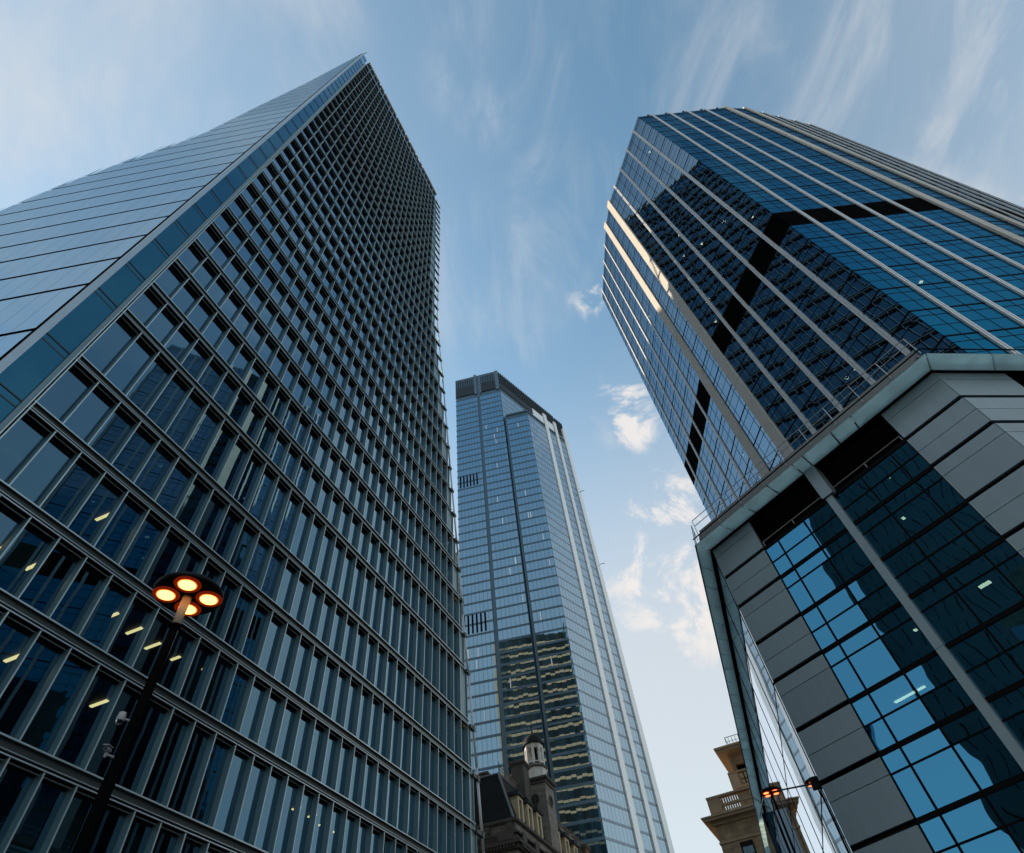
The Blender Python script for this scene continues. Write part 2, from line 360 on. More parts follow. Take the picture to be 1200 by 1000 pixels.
# floor bands: two thin plates, a dark recess, and under them the rod across the soffit
for k, zk in enumerate(ZK):
    ur = interp(UR, zk); u0, u1 = 2.32, ur
    mb = MB()
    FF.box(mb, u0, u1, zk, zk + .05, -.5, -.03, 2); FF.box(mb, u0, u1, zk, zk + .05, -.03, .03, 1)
    FF.box(mb, u0, u1, zk + .17, zk + .20, -.25, .02, 1)
    FF.box(mb, u0, u1, zk + .20, zk + .60, -.5, -.16, 0)
    FF.box(mb, u0, u1, zk + .60, zk + .67, -.5, -.03, 0); FF.box(mb, u0, u1, zk + .60, zk + .67, -.03, .02, 1)
    FF.box(mb, u0, u1, zk - .09, zk - .045, -.31, -.25, 1)
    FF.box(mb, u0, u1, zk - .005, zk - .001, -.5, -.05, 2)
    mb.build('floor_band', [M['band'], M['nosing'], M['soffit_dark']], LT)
# glazed corner strip
for k in range(len(ZK) - 1):
    z0, z1 = ZK[k], ZK[k + 1]
    mb = MB(); FF.quad(mb, .34, 1.98, z0 + .32, z1 - .32, -.22, 0); FF.quad(mb, .34, 1.98, z0 - .24, z0 + .24, -.24, 0)
    FF.box(mb, .34, 1.98, z0 + .24, z0 + .32, -.34, -.20, 1); FF.box(mb, .34, 1.98, z0 - .32, z0 - .24, -.34, -.20, 1)
    mb.build('corner_glazing', [M['glass_strip'], M['band']], LT)
mb = MB(); FF.box(mb, -.02, .34, GROUND, ZTOP + 6, -.36, .06, 0); mb.build('corner_trim', M['trim'], LT)
mb = MB(); FF.box(mb, 1.98, 2.20, GROUND, ZTOP, -.5, -.06, 0); FF.box(mb, 2.20, 2.26, GROUND, ZTOP, -.5, .03, 1); FF.box(mb, 2.36, 2.42, GROUND, ZTOP, -.02, .035, 1)
mb.build('first_mullion', [M['fin'], M['nosing']], LT)
# smooth glazed side: one row of panes a floor, running out along the leaning edge
sp = []
for k in range(len(ZK) - 1):
    z0, z1 = ZK[k] + .19, ZK[k + 1] - .19
    cols = 2 if z0 < 97 else 1
    subs = [(z0, z1)]
    if z0 > 104: subs = [(z0 + (z1 - z0) * i / 5 + (.10 if i else 0), z0 + (z1 - z0) * (i + 1) / 5) for i in range(5)]
    for (a, b) in subs:
        wa, wb = interp(WL, a), interp(WL, b); w = 0.45
        while w < max(wa, wb) - .05:
            e = w + 1.5
            pts = [FL.p(min(w, wa), a, 0), FL.p(min(e, wa), a, 0), FL.p(min(e, wb), b, 0), FL.p(min(w, wb), b, 0)]
            pts = [FL.p(w + .012, a), FL.p(min(e - .012, max(wa, w + .02)), a), FL.p(min(e - .012, max(wb, w + .02)), b), FL.p(w + .012, b)]
            sp.append((shown(pts), lambda mb, pts=pts: mb.poly(pts)))
            w = e
repeats(sp, 'side_pane', M['glass_left'], LT)
mb = MB(); zs = [-1.6] + [z for z, _ in WL[1:-1]] + [ZROOF]
for a, b in zip(zs, zs[1:]):
    mb.poly([FL.p(0.0, a, -.12), FL.p(interp(WL, a), a, -.12), FL.p(interp(WL, b), b, -.12), FL.p(0.0, b, -.12)])
mb.build('side_backing', M['black'], LT)
# top: clear glass screen, brass cleaning rail
mb = MB()
for j in range(24):
    u0 = 2.45 + 1.68 * j; u1 = min(u0 + 1.62, 41.5)
    FF.quad(mb, u0, u1, ZTOP + .9, ZTOP + 3.4, -.2); FF.quad(mb, u0, u1, ZTOP + 3.5, ZTOP + 5.6, -.2)
mb.build('roof_screen', M['glass_strip'], LT)
mb = MB()
for j in range(25): FF.box(mb, 2.36 + 1.68 * j, 2.44 + 1.68 * j, ZTOP, ZTOP + 6.0, -.45, 0)
mb.build('screen_post', M['nosing'], LT)
mb = MB()
for j in range(70):
    if random.random() < .8:
        u0 = 2.6 + .56 * j; FF.box(mb, u0, u0 + .40, ZTOP + 6.1, ZTOP + 6.9 + random.random() * .35, -.6, .25)
FF.box(mb, 2.6, 41.4, ZTOP + 5.75, ZTOP + 6.1, -.7, .1); mb.build('cleaning_rail', M['brass'], LT)
mb = MB(); FF.quad(mb, .34, 1.98, ZTOP + .3, ZTOP + 6.5, -.22); mb.build('corner_glazing', [M['glass_strip']], LT)
mb = MB(); mb.tube(FF.p(.1, ZTOP + 5, -.1), FF.p(.45, ZTOP + 10.5, .3), .10, .05); mb.build('mast', M['iron'], LT)
# interior: floor slabs, dark core, lights and blinds near the glass
def lt_plan(z, inset):
    ur = interp(UR, z); w = interp(WL, z)
    Bc = A + dF * (ur - inset) - FF.n * (inset + .3)
    BL = A + dF * (ur - inset) + V2(-80, 40)
    return [A + dF * inset - FF.n * (inset + .3) , Bc, BL, A + dL * max(w - inset, inset) - FF.n * (inset) + dF * inset]
for k, zk in enumerate(ZK):
    mb = MB(); mb.prism([tuple(p) for p in lt_plan(zk, .45)], zk - .02 if k else zk, zk + .55); mb.build('floor_slab', M['slab'], LT)
mb = MB(); mb.prism([tuple(A + dF * u - FF.n * o) for u, o in ((6, 9), (38, 9), (38, 24), (12, 24))], GROUND, ZTOP); mb.build('core', M['core'], LT)
lights = []
for k in range(2, 6):
    zk = ZK[k + 1] if k + 1 < len(ZK) else ZTOP
    for j in range(26):
        u = 2.4 + 1.68 * j + .84
        if k == 4 and j in (1, 2, 3, 6, 7, 8, 9, 10): ok = True
        elif k == 3 and j in (4, 7, 17, 18, 19, 20): ok = True
        elif k == 5 and j in (4,): ok = True
        else: ok = False
        if not ok: continue
        o0 = -2.0 - .3 * random.random(); ln = 1.15 if j < 9 else .7
        lights.append((u, zk - .14, o0, ln))
for (u, z, o0, ln) in lights[:100]:
    mb = MB(); FF.box(mb, u - .09, u + .09, z, z + .06, o0 - ln, o0); mb.build('ceiling_light', M['tube_light'], LT)
for k in range(2, 16):
    for j in range(28):
        if random.random() < .30:
            u0 = 2.4 + 1.68 * j; z1 = ZK[k + 1] - .05; h = (ZK[k + 1] - ZK[k]) * random.choice((.5, .8, .85, .3))
            if u0 + 1.7 > interp(UR, z1) - 1: continue
            mb = MB(); FF.quad(mb, u0 + .1, u0 + 1.58, z1 - h, z1, -.95); mb.build('blind', M['blind'], LT)
            if sum(1 for o in LT.children if o.name.startswith('blind')) >= 95: break
# far side, floor bands coloured for sun glare (seen only mirrored in the tower down the street)
zz = list(zip(ZK, ZK[1:]))
gb = []
for k, (z0, z1) in enumerate(zz):
    zmid = (z0 + z1) / 2; ur = interp(UR, zmid); Bc = A + dF * ur
    fb = Fr(Bc, Bc + V2(-80, 40), A)
    mb = MB(); fb.box(mb, .3, 40, z0 - .25, z0 + 1.0, -.4, .25); mb.build('rear_floor_band', M['spandrel_sunlit'], LT)
    for j in range(13):
        def fq(mb, fb=fb, j=j, z0=z0, z1=z1): fb.quad(mb, .3 + 3.05 * j, 3.3 + 3.05 * j, z0 + .7, z1 - .1, -.1)
        gb.append((0, fq))
repeats(gb, 'rear_window', M['rear_glass'], LT, 0)
fbk = Fr(A + dF * 43.5 + V2(-80, 40), A + dF * 43.5, A + dF * 20)
mb = MB(); mb.prism([tuple(A + dF * 43.5 + V2(-80, 40.0)), tuple(A + dF * 43.5 + V2(-80, 41.2)), tuple(A + dF * 44.6 + V2(-80, 41.2)), tuple(A + dF * 44.6 + V2(-80, 40.0))], GROUND, ZTOP); mb.build('rear_corner', M['spandrel_sunlit'], LT)
mb = MB(); p0 = lt_plan(ZTOP, .2); mb.prism([tuple(p) for p in p0], ZTOP + .6, ZTOP + 1.0); mb.build('roof', M['roof'], LT)
# white pole along the leaning edge on dark brackets
PP = [(-1.5, 58.6), (20.9, 57.1), (28.4, 56.2), (38.4, 54.8), (46, 53.7), (55, 52.6), (71, 50.4), (92.3, 47.7), (105, 45.7), (112.5, 44.7), (123, 44.6), (149, 44.6), (193.9, 43.9)]
mb = MB()
for (za, ua), (zb, ub) in zip(PP, PP[1:]): mb.tube(FF.p(ua, za, .05), FF.p(ub, zb, .05), .13, .13, 8)
mb.build('edge_pole', M['pole'], LT, smooth=True)
for zk in ZK[2:]:
    u1 = interp(PP, zk); u0 = interp(UR, zk)
    mb = MB(); FF.box(mb, u0 - .1, u1 + .15, zk - .18, zk + .18, -.15, .2); FF.box(mb, u1 - .25, u1 + .25, zk - .28, zk + .28, -.12, .24)
    mb.build('pole_bracket', M['band'], LT)

# ------------------------------------------------------------------ blue tower with pale vertical strips
K = 1.09
def k2(x, y): return Vector((x * K, y * K))
rA, rK1, rK2, rC = k2(26.8, 20.4), k2(22.1, 33.2), k2(21.4, 37.3), k2(20.5, 50.7)
rB1, rB2, rD = k2(41.0, 20.9), k2(44.5, 21.5), k2(56.8, 25.7)
rI = k2(38, 36); RZ = 102.4 * K; RT0 = 20.0
RT = empty('office_tower', 'blue glass tower with pale vertical strips and one black louvred storey', 'office tower', (rI.x, rI.y, GROUND))
pitch = 3.4 * K; zthick = [29.49 * K + pitch * i for i in range(-2, 22)]
zthick = [z for z in zthick if z < RZ - 1] 
MECH = 6 + 2
rt_panes = []; fac = []
def rt_face(P, Q, marks, half=2, mech=True):
    """marks: u of the strips; panes between them"""
    f = Fr(P, Q, rI)
    us = [0] + marks + [f.L]
    cells = []
    for a, b in zip(us, us[1:]):
        n = half if b - a > 2.4 else 1
        for i in range(n): cells.append((a + (b - a) * i / n, a + (b - a) * (i + 1) / n))
    zl = zthick + [RZ]
    for k, (z0, z1) in enumerate(zip(zl, zl[1:])):
        if k == MECH and mech: continue
        for (a, b) in cells:
            for (ya, yb) in ((z0 + .06, z0 + (z1 - z0) * .40), (z0 + (z1 - z0) * .40, z1 - .82), (z1 - .82, z1 - .06)):
                def fq(mb, f=f, a=a, b=b, ya=ya, yb=yb): f.quad(mb, a + .03, b - .03, ya + .02, yb - .02, 0)
                rt_panes.append((shown([f.p(a, ya), f.p(b, ya), f.p(b, yb), f.p(a, yb)]), fq))
    # dark glazing bars behind the panes' edges
    for k, (z0, z1) in enumerate(zip(zl, zl[1:])):
        mb = MB(); f.box(mb, 0, f.L, z0 - .07, z0 + .07, -.12, .03)
        f.box(mb, 0, f.L, z1 - .86, z1 - .80, -.12, .015); f.box(mb, 0, f.L, z0 + (z1 - z0) * .40 - .025, z0 + (z1 - z0) * .40 + .025, -.12, .012)
        if k == MECH and mech: 
            f.box(mb, 0, f.L, z0 + .05, z1 - .05, -.3, -.1)
            for q in range(11): f.box(mb, 0, f.L, z0 + .15 + .33 * q, z0 + .27 + .33 * q, -.1, .05)
        mb.build('louvre_storey' if k == MECH and mech else 'glazing_bar', M['louvre'] if k == MECH and mech else M['rt_line'], RT)
    mb = MB()
    for (a, b) in cells[1:]: f.box(mb, a - .03, a + .03, RT0, RZ, -.12, .01)
    mb.build('mullion', M['rt_line'], RT)
    return f
def rt_strip(f, u, w=.36, depth=.15, mat='rt_fin', groove=True):
    mb = MB()
    if groove:
        f.box(mb, u - w / 2, u - .04, RT0, RZ + .25, -.1, depth); f.box(mb, u + .04, u + w / 2, RT0, RZ + .25, -.1, depth); f.box(mb, u - .04, u + .04, RT0, RZ + .2, -.1, depth - .07)
    else: f.box(mb, u - w / 2, u + w / 2, RT0, RZ + .4, -.1, depth)
    return mb.build('vertical_strip', M[mat], RT)
fD = rt_face(rA, rK1, [2.06 * K, 4.98 * K, 7.98 * K, 10.85 * K])
for u in (2.06, 4.98, 7.98, 10.85): rt_strip(fD, u * K)
fB = rt_face(rA, rB1, [2.3 * K, 5.2 * K, 8.0 * K, 10.9 * K])
for u in (2.3, 5.2, 8.0, 10.9): rt_strip(fB, u * K)
fC = rt_face(rK2, rC, [3.2 * K, 6.2 * K, 9.05 * K, 11.9 * K])
for u in (3.2, 6.2, 9.05, 11.9): rt_strip(fC, u * K, .28, .15)
fE = rt_face(rB2, rD, [3.0 * K, 5.9 * K, 8.8 * K, 11.6 * K])
for u in (3.0, 5.9, 8.8, 11.6): rt_strip(fE, u * K, .28, .15)
fK = rt_face(rK1, rK2, [], 3, False); fM = rt_face(rB1, rB2, [], 3, False)
def column(P, f, u0, u1):
    mb = MB(); z = RT0
    while z < RZ:
        z1 = min(z + pitch, RZ + .6); f.box(mb, u0, u1, z + .012, z1 - .012, -.3, .18); z = z1
    mb.build('stone_column', M['rt_stone'], RT)
column(rK1, fK, -.35, .95); column(rK2, fK, fK.L - .85, fK.L + .35)
column(rB1, fM, -.35, .65); column(rB2, fM, fM.L - .5, fM.L + .22)
repeats(rt_panes, 'window', M['rt_glass'], RT)
ring = [rA, rB1, rB2, rD, k2(54, 50), k2(40, 60), rC, rK2, rK1]
def inset(pl, d): 
    c = Vector((sum(p.x for p in pl) / len(pl), sum(p.y for p in pl) / len(pl))); return [tuple(p + (c - p).normalized() * d) for p in pl]
for z in zthick: mb = MB(); mb.prism(inset(ring, .5), z - .5, z - .1); mb.build('floor_slab', M['slab'], RT)
mb = MB(); mb.prism(inset(ring, 5.5), GROUND, RZ - .2); mb.build('core', M['core'], RT)
mb = MB(); mb.prism(inset(ring, .05), RZ - .25, RZ + .05); mb.build('roof', M['roof'], RT)
fb1 = Fr(rD, k2(54, 50), rI); fb2 = Fr(k2(54, 50), k2(40, 60), rI); fb3 = Fr(k2(40, 60), rC, rI); mb = MB()
for f in (fb1, fb2, fb3): f.box(mb, 0, f.L, GROUND, RZ, -.4, -.1)
mb.build('rear_wall', M['ct_band'], RT)
for i in range(26):                                     # a few lamps left on inside
    f = random.choice((fD, fD, fD, fC, fB)); z = random.choice(zthick[3:-1]) - .56; u = random.uniform(.8, f.L - .8); o = -random.uniform(.8, 2.2)
    mb = MB(); w = random.choice((.10, .14, .3)); f.box(mb, u - w, u + w, z - .05, z, o - .12, o + .12); mb.build('ceiling_light', M['far_light'], RT)
for u in (2.3, 5.2, 8.0, 10.9, 13.4):                   # white floodlights over the strips
    mb = MB(); fB.box(mb, u * K - .75, u * K - .35, RZ + .2, RZ + .6, -.3, .1); fB.box(mb, u * K - .58, u * K - .52, RZ - .2, RZ + .25, -.15, -.08)
    mb.build('roof_light', M['camera_white'], RT)

# ------------------------------------------------------------------ podium block in front of it
h = .84
W1 = Vector((10.08, 26.7)); W2 = Vector((19.155, 16.41)); P1 = Vector((9.1, 26.08)); P2 = Vector((18.56, 15.33))
HS = 21.0; dS = V2(12.5, 1); dR = V2(80.1, 1)
pI = Vector((30, 35))
PW = Fr(W1, W2, pI); PS = Fr(W1, W1 + dS * 72, pI); PR = Fr(W2, W2 + dR * 55, pI)
S = PW.L / 16.36
POD = empty('podium_building', 'dark clad block of grey panels and wavy mirror glass under a frosted glass eave', 'building', (W1.x, W1.y, GROUND))
TH = [25.0, 22.72, 20.55, 18.04, 15.75, 13.14, 10.7, 8.05, 5.8, 3.2, 1.0, -1.9]
TH = [z * h for z in TH]; TH[-1] = GROUND
GT = 22.72 * h                                           # top of the glazing, floor of the loggia
def pier(f, u0, u1, zs):
    for k, (b, a) in enumerate(zip(zs, zs[1:])):
        top = b - (.03 if k == 0 else .10); bot = a + .10
        cut = (bot + (top - bot) * (.5 if k % 2 else .70))
        for (p, q) in ((bot, cut - .012), (cut + .012, top)):
            mb = MB(); f.box(mb, u0 + .012, u1 - .012, p, q, -.15, 0); mb.build('cladding_panel', M['panel'], POD)
s = [x * S for x in (0, 3.22, 4.22, 6.15, 7.97, 8.37, 10.13, 12.05, 13.1, 16.36)]
pier(PW, s[0], s[1], TH); pier(PW, s[8], s[9], TH)
pier(PR, .03, 3.6, TH)
panes = []
def pgrid(f, edges, zs, out=-.08):
    for a, b in zip(edges, edges[1:]):
        for k, (t, q) in enumerate(zip(zs, zs[1:])):
            cut = q + (t - q) * (.5 if k % 2 == 0 else .68)
            for (lo, hi) in ((q + .07, cut - .03), (cut + .03, t - .07)):
                def fq(mb, f=f, a=a, b=b, lo=lo, hi=hi): f.quad(mb, a + .035, b - .035, lo, hi, out)
                panes.append((shown([f.p(a, lo), f.p(b, lo), f.p(b, hi), f.p(a, hi)]), fq))
ZG = TH[1:]
pgrid(PW, [s[1], s[2], s[3], s[4]], ZG); pgrid(PW, [s[5], s[6], s[7], s[8]], ZG)
pgrid(PR, [3.6 + 1.9 * i for i in range(26)], ZG)
repeats(panes, 'window', M['pod_glass'], POD)
for k, z in enumerate(ZG):
    mb = MB(); PW.box(mb, s[1], s[8], z - .085, z + .085, -.22, -.03); PR.box(mb, 3.6, 55, z - .085, z + .085, -.22, -.03); mb.build('transom', M['rt_line'], POD)
    if k + 1 < len(ZG):
        q = ZG[k + 1]; cut = q + (z - q) * (.5 if k % 2 == 0 else .68)
        mb = MB(); PW.box(mb, s[1], s[8], cut - .03, cut + .03, -.2, -.05); PR.box(mb, 3.6, 55, cut - .03, cut + .03, -.2, -.05); mb.build('glazing_bar', M['rt_line'], POD)
for u in (s[1], s[2], s[3], s[6], s[7], s[8]):
    mb = MB(); PW.box(mb, u - .035, u + .035, GROUND, GT, -.2, -.04); mb.build('mullion', M['rt_line'], POD)
mb = MB()
for i in range(1, 26): PR.box(mb, 3.56 + 1.9 * i, 3.63 + 1.9 * i, GROUND, GT, -.2, -.04)
mb.build('mullion', M['rt_line'], POD)
zc = [GROUND] + [z for z in reversed(TH[1:-1])]
mb = MB()
for a, b in zip(zc[::2], zc[2::2] + [GT]): PW.box(mb, s[4], s[5], a + .008, b - .008, -.3, .16)
mb.build('column', M['panel'], POD)
mb = MB(); PW.box(mb, s[4] - .09, s[5] + .16, GT - .02, HS - .02, -.4, .26); mb.build('column_head', M['panel'], POD)
# loggia behind the top opening
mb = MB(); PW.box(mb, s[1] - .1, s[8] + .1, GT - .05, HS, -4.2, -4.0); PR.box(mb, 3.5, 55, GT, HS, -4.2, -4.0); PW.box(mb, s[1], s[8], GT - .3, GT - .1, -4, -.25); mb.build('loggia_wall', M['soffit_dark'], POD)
for (f, a, b) in ((PW, s[1], s[4]), (PW, s[5], s[8]), (PR, 3.7, 40)):
    mb = MB(); mb.tube(f.p(a + .1, GT + .40, -.1), f.p(b - .1, GT + .40, -.1), .022); n = max(2, int((b - a) / 1.6))
    for i in range(n + 1):
        u = a + .1 + (b - a - .2) * i / n; mb.tube(f.p(u, GT, -.1), f.p(u, GT + .40, -.1), .018)
    mb.build('loggia_rail', M['rail'], POD)
# interior
body = [W1, W2, W2 + dR * 55, W2 + dR * 55 + Vector((0, 40)), W1 + dS * 72 + Vector((25, 0)), W1 + dS * 72]
for z in ZG[:-1:2]:
    mb = MB(); mb.prism([tuple(p) for p in (PW.P + PW.d * .4 - PW.n * .4, PW.P + PW.d * (PW.L - .4) - PW.n * .4, Vector((40, 26)), Vector((24, 45)))], z - .25, z + .1); mb.build('floor_slab', M['slab'], POD)
mb = MB(); mb.prism([tuple(p) for p in (PW.P + PW.d * 4 - PW.n * 6, PW.P + PW.d * 9 - PW.n * 6, Vector((60, 26)), Vector((60, 60)), Vector((31, 80)))], GROUND, HS - .3); mb.build('core', M['core'], POD)
for (u, z, o, ln, w) in ((4.55, ZG[4] - .32, -1.3, 1.35, .06), (10.7, ZG[3] - .32, -1.6, .45, .10), (10.1, ZG[1] - .32, -1.4, .12, .08), (7.1, ZG[3] - .4, -1.7, .12, .08), (11.0, ZG[0] - .35, -1.0, .1, .06)):
    mb = MB(); u *= S
    if ln > 1: PW.box(mb, u, u + ln, z, z + .05, o - w, o + w)
    else: PW.box(mb, u, u + ln, z, z + .05, o - w, o + w)
    mb.build('ceiling_light', M['cool_light'], POD)
# mirror-like side running away down the lane
sd = []; TS = TH[::2]
if TS[-1] != TH[-1]: TS = TS + [TH[-1]]
for i in range(19):
    for k, (t, q) in enumerate(zip(TS, TS[1:])):
        a, b = (0.02, .45) if i == 0 else (.45 + (i - 1) * 4.08, .45 + i * 4.08)
        def fq(mb, a=a, b=b, q=q, t=t): PS.quad(mb, a + .012, b - .012, q + .02, t - .02, -.02)
        sd.append((shown([PS.p(a, q), PS.p(b, q), PS.p(b, t), PS.p(a, t)]), fq))
repeats(sd, 'side_pane', M['pod_side'], POD)
mb = MB()
for i in range(18): PS.box(mb, .43 + i * 4.08, .46 + i * 4.08, GROUND, HS, -.15, .0)
for z in TH[:-1:2]: PS.box(mb, 0, 72, z - .022, z + .022, -.15, -.004)
mb.build('side_mullion', M['rt_line'], POD)
mb = MB(); PS.box(mb, .1, 72, GROUND, HS, -.5, -.2); mb.build('side_backing', M['black'], POD)
# frosted glass eave
def eave(A0, B0, A1, B1, joints):
    """outer edge A0-B0, inner edge A1-B1"""
    for a, b in zip(joints, joints[1:]):
        L = (B0 - A0).length; g = .035 / L
        q = [A0.lerp(B0, a + g), A0.lerp(B0, b - g), A1.lerp(B1, b - g), A1.lerp(B1, a + g)]
        mb = MB(); mb.prism([tuple(p) for p in q], HS, HS + .06); mb.build('soffit_panel', M['frost'], POD)
i1 = P1.lerp(W1, .86); i2 = P2.lerp(W2, .86)
eave(P1, P2, i1, i2, [0, .16, .30, .345, .44, .58, .67, .80, 1.0] if False else [0, .13, .245, .36, .475, .52, .64, .72, 1.0])
e1 = P1 + dS * 70; eave(P1, e1, i1, i1 + dS * 70, [i / 36 for i in range(37)])
e2 = P2 + dR * 55; eave(P2, e2, i2, i2 + dR * 55, [0] + [(3.2 + 2.1 * i) / 55 for i in range(25)] + [1])
mb = MB()
mb.prism([tuple(p) for p in (i1, i2, i2 + (W2 - P2) * .6, i1 + (W1 - P1) * .6)], HS + .07, HS + .42)
mb.prism([tuple(p) for p in (i1 + dS * .02, i1 + dS * 70, W1 + dS * 70 + Vector((.5, 0)), W1 + dS * .5 + Vector((.5, 0)))], HS + .075, HS + .415)
mb.prism([tuple(p) for p in (i2 + dR * .02, i2 + dR * 55, W2 + dR * 55 + Vector((0, .4)), W2 + dR * .5 + Vector((0, .4)))], HS + .075, HS + .41)
mb.build('eave_slab', M['black'], POD)
mb = MB(); fe = Fr(P1, P2, pI); fs = Fr(P1, P1 + dS * 70, pI); fr_ = Fr(P2, P2 + dR * 55, pI)
fe.box(mb, .35, fe.L - .2, HS + .42, HS + 1.0, -.55, -.40); fs.box(mb, .3, 70, HS + .42, HS + .9, -.55, -.42); fr_.box(mb, .1, 55, HS + .42, HS + .55, -.6, -.42)
mb.build('roof_upstand', M['ledge'], POD)
for (f, a, b, hh) in ((fe, .3, fe.L - .1, 1.75), (fs, .1, 14, 1.55)):
    mb = MB(); n = max(2, int((b - a) / 1.5))
    for z in (HS + hh, HS + hh - .42): mb.tube(f.p(a, z, -.25), f.p(b, z, -.25), .022)
    for i in range(n + 1):
        u = a + (b - a) * i / n; mb.tube(f.p(u, HS + .42, -.25), f.p(u, HS + hh, -.25), .020)
    mb.build('guard_rail', M['rail'], POD)
mb = MB(); mb.prism([tuple(p) for p in body], HS - .02 + .5, HS + .35 + .25); mb.build('roof', M['roof'], POD)
mb = MB(); mb.tube(fs.p(0, HS + .03, .0), fs.p(70, HS + .03, .0), .04); mb.tube(fe.p(0, HS + .45, .0), fe.p(fe.L, HS + .45, .0), .035); mb.tube(fr_.p(0, HS + .45, 0), fr_.p(55, HS + .45, 0), .035); mb.build('eave_edge', M['black'], POD)
# dark glass blade fixed across the side
mb = MB(); PS.box(mb, 30, 38.2, 2.0, 17.4, .05, .95); mb.build('projecting_bay', M['win_dark'], POD)
mb = MB(); mb.tube(PS.p(30, 17.5, .1), PS.p(30, 18.7, 1.2), .05); mb.tube(PS.p(31, 17.4, 1.2), PS.p(31, 18.8, .3), .05); mb.tube(PS.p(30, 18.0, 1.25), PS.p(34, 18.0, 1.25), .05); mb.build('bay_bracket', M['rail'], POD)

# bare shrub on the ledge
SH = empty('bare_shrub', 'leafless twiggy shrub behind the ledge railing at the foot of the stone column', 'shrub', (*fe.p(4.6, HS + .42, -1.3),))
mb = MB()
def twig(p, dirv, ln, r, lv):
    q = p + dirv * ln; mb.tube(p, q, r, r * .6, 5)
    if lv:
        for i in range(3): twig(p + dirv * ln * random.uniform(.5, 1), (dirv + Vector((random.uniform(-.8, .8), random.uniform(-.8, .8), random.uniform(-.1, .6)))).normalized(), ln * .7, r * .6, lv - 1)
for i in range(5): twig(Vector(fe.p(4.0 + .5 * i, HS + .42, -1.3)), Vector((random.uniform(-.4, .4), random.uniform(-.4, .4), 1)).normalized(), .8, .022, 3)
mb.build('branch', M['twig'], SH)

# ------------------------------------------------------------------ tallest tower down the street
cL = Vector((-27.4, 174.5)); cd = Vector((.99364, -.11266)); cN = cL + cd * 23.95; cS = cL + cd * 35.9
c38 = V2(38, 1); cR = cN + c38 * 54; cE = cS + c38 * 28.2; cG = cS + c38 * 30.6
cI = Vector((0, 215)); CH = 276.4; CST = 234.0
CT = empty('skyscraper', 'tallest blue glass skyscraper with a stepped corner and grey slotted crown', 'skyscraper', (cN.x, cN.y, GROUND))
cF = Fr(cL, cS, cI); cRt = Fr(cS, cG, cI); cUp = Fr(cN, cR, cI)
cpitch = 4.25; CZ = [GROUND + 3 + cpitch * i for i in range(62)]; CZ = [z for z in CZ if z < 259]
pan, pan2 = [], []
def cpan(f, u0, u1, zlo, zhi, lst, step=1.5):
    n = max(1, round((u1 - u0) / step)); w = (u1 - u0) / n
    for z in CZ:
        if z < zlo - .1 or z + cpitch > zhi + .3: continue
        for i in range(n):
            a = u0 + w * i; b = a + w; z1 = min(z + cpitch, zhi)
            def fq(mb, f=f, a=a, b=b, z=z, z1=z1): f.quad(mb, a + .04, b - .04, z + .35, z1 - .35, 0)
            lst.append((shown([f.p(a, z), f.p(b, z), f.p(b, z1), f.p(a, z1)]), fq))
cpan(cF, .1, 11.7, 0, 259, pan); cpan(cF, 13.1, 23.9, 0, 259, pan); cpan(cF, 25.4, 35.9, 0, CST, pan)
cpan(cRt, 0.1, 13.2, 0, CST, pan2, 1.65); cpan(cRt, 15.6, 21.2, 0, CST, pan2, 1.9); cpan(cRt, 23.2, 28.2, 0, CST, pan2, 1.7)
cpan(cUp, .2, 54, CST - 20, 259, pan2, 1.6)
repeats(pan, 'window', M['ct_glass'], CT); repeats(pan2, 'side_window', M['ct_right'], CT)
for z in CZ:
    mb = MB()
    for (a, b, top) in ((0, 11.7, 259), (13.1, 23.9, 259), (25.4, 35.9, CST)):
        if z < top: cF.box(mb, a, b, z - .38, z + .38, -.3, .06)
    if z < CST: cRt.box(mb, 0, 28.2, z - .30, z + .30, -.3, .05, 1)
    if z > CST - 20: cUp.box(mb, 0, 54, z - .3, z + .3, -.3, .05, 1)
    mb.build('floor_band', [M['ct_band'], M['ct_band2']], CT)
for (a, b, top) in ((11.7, 13.1, CH - 2), (23.9, 25.4, CST)):
    mb = MB(); cF.box(mb, a, b, GROUND, top, -2.2, -1.0); mb.build('groove', M['ct_groove'], CT)
mb = MB(); up = [cL, cN, cR, cR + Vector((-15, 25)), cL + Vector((4, 60))]
mb.prism(inset(up, .35), GROUND, CH - 1); mb.build('core', M['ct_band'], CT)
mb = MB(); lo = [cN + cd * .4, cS, cE, cE + Vector((-9, 7)), cN + Vector((1, 8))]; mb.prism(inset(lo, .35), GROUND, CST); mb.build('step_block', M['ct_band'], CT)
mb = MB(); cF.box(mb, 25.2, 35.9, CST - .3, CST + .9, -.3, .1); cRt.box(mb, 0, 28.2, CST - .3, CST + .9, -.3, .1); mb.build('step_coping', M['ct_band'], CT)
for (a, b) in ((13.2, 15.6), (21.2, 23.2), (28.2, 30.6)):
    mb = MB(); cRt.box(mb, a, b, GROUND, CST + 10, -.3, .45); mb.build('sky_sheen_rib', M['ct_white'], CT)  # bright sky mirrored in glass facets, put into white ribs
